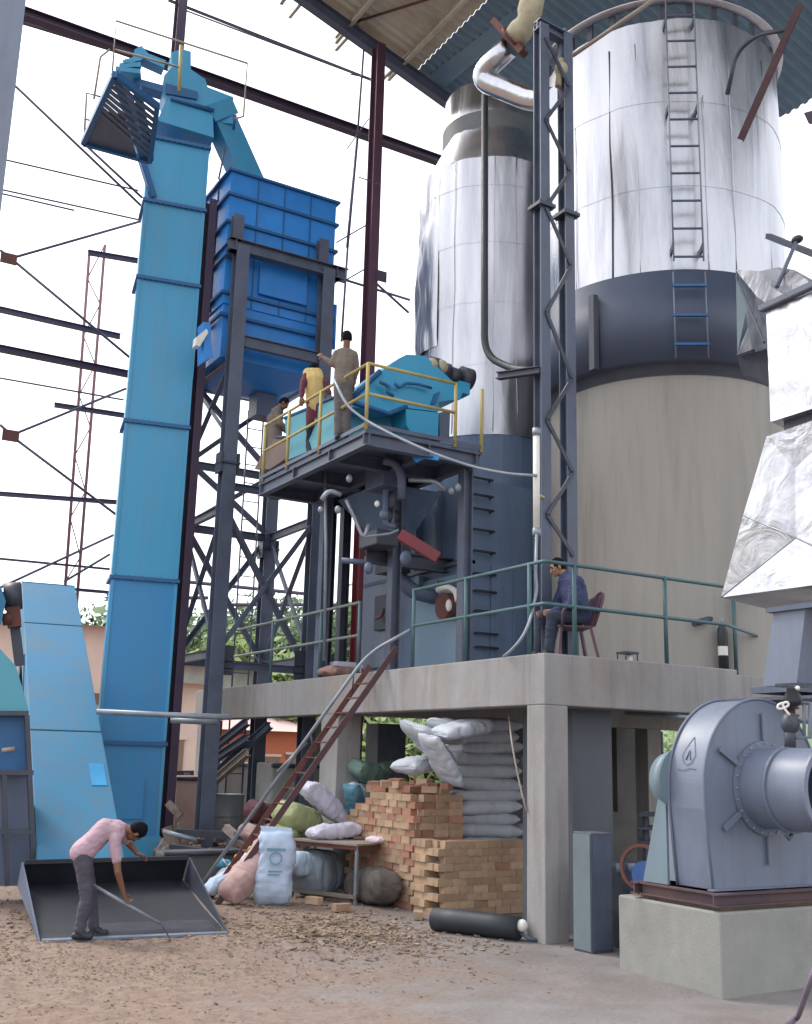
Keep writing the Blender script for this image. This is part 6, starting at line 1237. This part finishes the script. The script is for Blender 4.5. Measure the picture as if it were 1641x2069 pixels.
def tree(label, x, y, h, r, m, seed, n=2600, leaf=.28):
    rn = random.Random(seed); t = thing('tree', label, 'tree', (x, y, 0), 'trees behind the yard')
    tk = MB().path([(x, y, -.2), (x+.1, y, h*.3), (x, y+.1, h*.62)], lambda k: .22*(1-k*.6)*h/9, n=8)
    lobes = []
    for k in range(9):
        a = rn.uniform(0, 2*pi); rr = r*rn.uniform(.25, .7); lobes.append((V((x + rr*cos(a), y + rr*sin(a), h*rn.uniform(.42, .86))), r*rn.uniform(.35, .55))); tk.tube((x, y, h*.32), lobes[-1][0], .09*h/9, .03, n=6)
    lobes.append((V((x, y, h*.82)), r*.5)); part('trunk', tk, M['bark'], t); cr = MB()
    for _ in range(n):
        c, lr = rn.choice(lobes); d = V((rn.gauss(0, 1), rn.gauss(0, 1), rn.gauss(0, .8))).normalized()*lr*rn.uniform(.5, 1.08)
        p = c + d; u = V((rn.gauss(0, 1), rn.gauss(0, 1), rn.gauss(0, 1))).normalized(); w = u.orthogonal().normalized(); s = leaf*rn.uniform(.5, 1.2)
        cr.add([p - u*s, p - w*s*.5, p + u*s, p + w*s*.5], [(0, 1, 2, 3)])
    part('crown', cr, m, t)
TR = [(345, 72, 1235, 5.5, 'leaf_d', 'dark green tree just right of the elevator, farthest left of the row'), (380, 60, 1262, 4.5, 'leaf', 'mid green tree behind the low tiled house'), (430, 66, 1235, 5, 'leaf_d', 'dark tree behind the first steel column'), (470, 56, 1290, 4, 'leaf_y', 'bright yellow-green tree in the middle of the frame opening'),
 (520, 62, 1240, 5, 'leaf', 'mid green tree behind the rear steel column'), (560, 70, 1225, 6, 'leaf_d', 'broad dark tree showing right of the rear steel column'), (575, 50, 1330, 3, 'leaf_y', 'small bright tree low beside the slab edge'), (610, 64, 1235, 5, 'leaf', 'mid green tree behind the right steel column'), (660, 60, 1240, 5, 'leaf', 'mid green tree behind the dark clothed figure'), (715, 58, 1215, 5, 'leaf_d', 'dark tree behind the red shed column foot'), (200, 80, 1228, 6, 'leaf_d', 'dark tree between the conveyor and the elevator'), (165, 85, 1238, 5, 'leaf_d', 'dark tree peeking over the conveyor hood'),
 (840, 48, 1470, 3.5, 'leaf_y', 'bright bush tree seen below the slab between dark column and sacks'), (1315, 40, 1470, 3.5, 'leaf_y', 'yellow-green tree seen through the small rear window')]
for i, (px, D, py, r, m, lab) in enumerate(TR):
    p = at(px, 1500, D=D); h = at(px, py, D=D).z; tree(lab, p.x, p.y, h, r, M[m], i, 3600 if h > 6 else 2400, .32 if D > 45 else .2)
# undergrowth behind
ug = MB(); ru_ = random.Random(5)
for _ in range(14000):
    px = ru_.uniform(-40, 900); D = ru_.uniform(52, 95); p = at(px, 1500, D=D); p.z = abs(ru_.gauss(0, 1))*3.0; u = V((ru_.gauss(0, 1), ru_.gauss(0, 1), ru_.gauss(0, 1))).normalized(); w = u.orthogonal().normalized(); s = ru_.uniform(.2, .55)
    ug.add([p - u*s, p - w*s*.6, p + u*s, p + w*s*.6], [(0, 1, 2, 3)])
solo('undergrowth', ug, M['leaf'], 'dense scrub between the far trees', 'scrub', kind='stuff')
gh = thing('hill_gantry', 'faint pipe gantry crossing above the tree line', 'gantry', at(600, 1200, Y=36))
for p, q in (((372, 1175), (620, 1200)), ((440, 1222), (700, 1222)), ((585, 1192), (586, 1222)), ((640, 1192), (640, 1222)), ((370, 1208), (420, 1208))): part('pipe', MB().tube(at(*p, Y=36), at(*q, Y=36), .07, n=6), M['steel_far'], gh)
# clutter under the platform and beyond
cl_ = [('machine_block', (585, 1570), 22, 1.1, .8, .9, 'greyblock', 'pale grey machine block in the yard left of the middle column'), ('concrete_block', (555, 1560), 23, .6, .6, .5, 'conc', 'pale concrete block beside the grey machine'), ('steel_drum', (462, 1620), 22, .6, .6, .5, 'drum', 'grey drum standing behind the first steel column'), ('wooden_crate', (385, 1590), 22, .8, .7, .7, 'pk', 'pinkish crate behind the foot of the elevator'),
  ('low_trough', (400, 1722), 17.5, 1.2, .5, .1, 'gr', 'long low dark trough at the foot of the elevator'), ('stone_slab', (475, 1548), 26, 1.2, .8, .3, 'conc', 'pale stone slab beyond the frame')]
mm_ = {'greyblock': mat('grey_machine', rgb(170, 172, 168), .7), 'conc': M['concrete'], 'drum': mat('drum', rgb(120, 124, 128), .5), 'pk': mat('pink_crate', rgb(200, 168, 158), .8), 'gr': mat('grey_scrap', rgb(92, 94, 98), .7)}
for n, (x, y), D, w, d, h, m, lab in cl_:
    p = at(x, y, D=D); t = thing(n, lab, n.replace('_', ' '), (p.x, p.y, 0)); h = max(.3, p.z + h*.3)
    if 'drum' in n: part('shell', MB().tube((p.x, p.y, 0), (p.x, p.y, h), .3, n=24), mm_[m], t); [part('hoop', MB().ring((p.x, p.y, h*k), (0, 0, 1), .3, .315, .03, 24), mm_[m], t) for k in (.33, .66, .98)]
    else:
        part('body', MB().box((p.x-w/2, p.y-d/2, 0), (p.x+w/2, p.y+d/2, h)), mm_[m], t, bevel=.04)
        part('frame', MB().path([(p.x-w/2-.03, p.y-d/2-.03, h*.97), (p.x+w/2+.03, p.y-d/2-.03, h*.97), (p.x+w/2+.03, p.y+d/2+.03, h*.97)], .04, n=6), M['dark'], t)
rp_ = MB(); rq = random.Random(9)
for _ in range(900):
    px = rq.uniform(335, 760); D = rq.uniform(18.5, 34); p = at(px, 1600, D=D); s = rq.uniform(.04, .22); p.z = s*.3 + abs(rq.gauss(0, .3)); d = V((rq.gauss(0, 1), rq.gauss(0, 1), rq.gauss(0, .5))).normalized()
    rp_.beam(p - d*s, p + d*s, s*rq.uniform(.3, 1.2), s*rq.uniform(.3, .9))
solo('rubble', rp_, mat('rubble_mix', rgb(136, 124, 118), .9, var=.75, scale=2.5), 'rubble and scrap strewn over the yard behind the platform', 'rubble', kind='stuff')
dg_ = thing('stacked_girders', 'dark girders leaning on a slant under the far end of the platform', 'girders', at(480, 1520, D=20.5))
for p, q in (((436, 1508), (500, 1458)), ((432, 1535), (500, 1490)), ((435, 1565), (545, 1465)), ((430, 1580), (500, 1520))): part('girder', MB().ibeam(at(*p, D=21.5), at(*q, D=20.5), .12, .14), M['steel'] if p[1] != 1580 else M['pale_rail'], dg_)
wl = thing('low_railing', 'low dark rail frame at the foot of the elevator', 'railing', at(350, 1570, D=23))
part('rail', MB().beam(at(340, 1563, D=23), at(392, 1563, D=23), .12), M['dark'], wl); part('post', MB().beam(at(378, 1563, D=23), at(374, 1670, D=22), .14), M['dark'], wl)
tk = thing('yard_trestle', 'dark horizontal trestle beams low between the steel columns', 'trestle', at(480, 1680, D=19))
part('beam', MB().beam(at(340, 1682, D=19.3), at(515, 1690, D=19), .12, .12), M['dark'], tk); part('pipe', MB().tube(at(330, 1680, D=18.5), at(398, 1698, D=18.3), .04), M['grey_pipe'], tk); part('beam', MB().beam(at(345, 1712, D=18), at(440, 1725, D=17.8), .1, .1), M['dark'], tk)
for px in (640-28, 500): 
    pass
for px, py, Dp in ((503, 1760, 20.6), (605, 1700, 20.1)): pass
sw = at(735, 1500, Y=20.5); solo('block_wall', MB().box((sw.x-.7, 21.9, 0), (sw.x+.55, 22.1, 2.66)), mat('pale_blockwork', rgb(150, 152, 146), .9, var=.15, scale=2), 'pale block wall piece under the far side of the platform', 'wall', (sw.x, 21.9, 0))
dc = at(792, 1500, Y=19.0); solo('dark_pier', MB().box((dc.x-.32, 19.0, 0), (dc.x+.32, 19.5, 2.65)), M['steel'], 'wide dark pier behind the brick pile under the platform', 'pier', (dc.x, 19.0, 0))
print('OBJECTS', len(bpy.data.objects), 'verts', sum(len(m.vertices) for m in bpy.data.meshes))
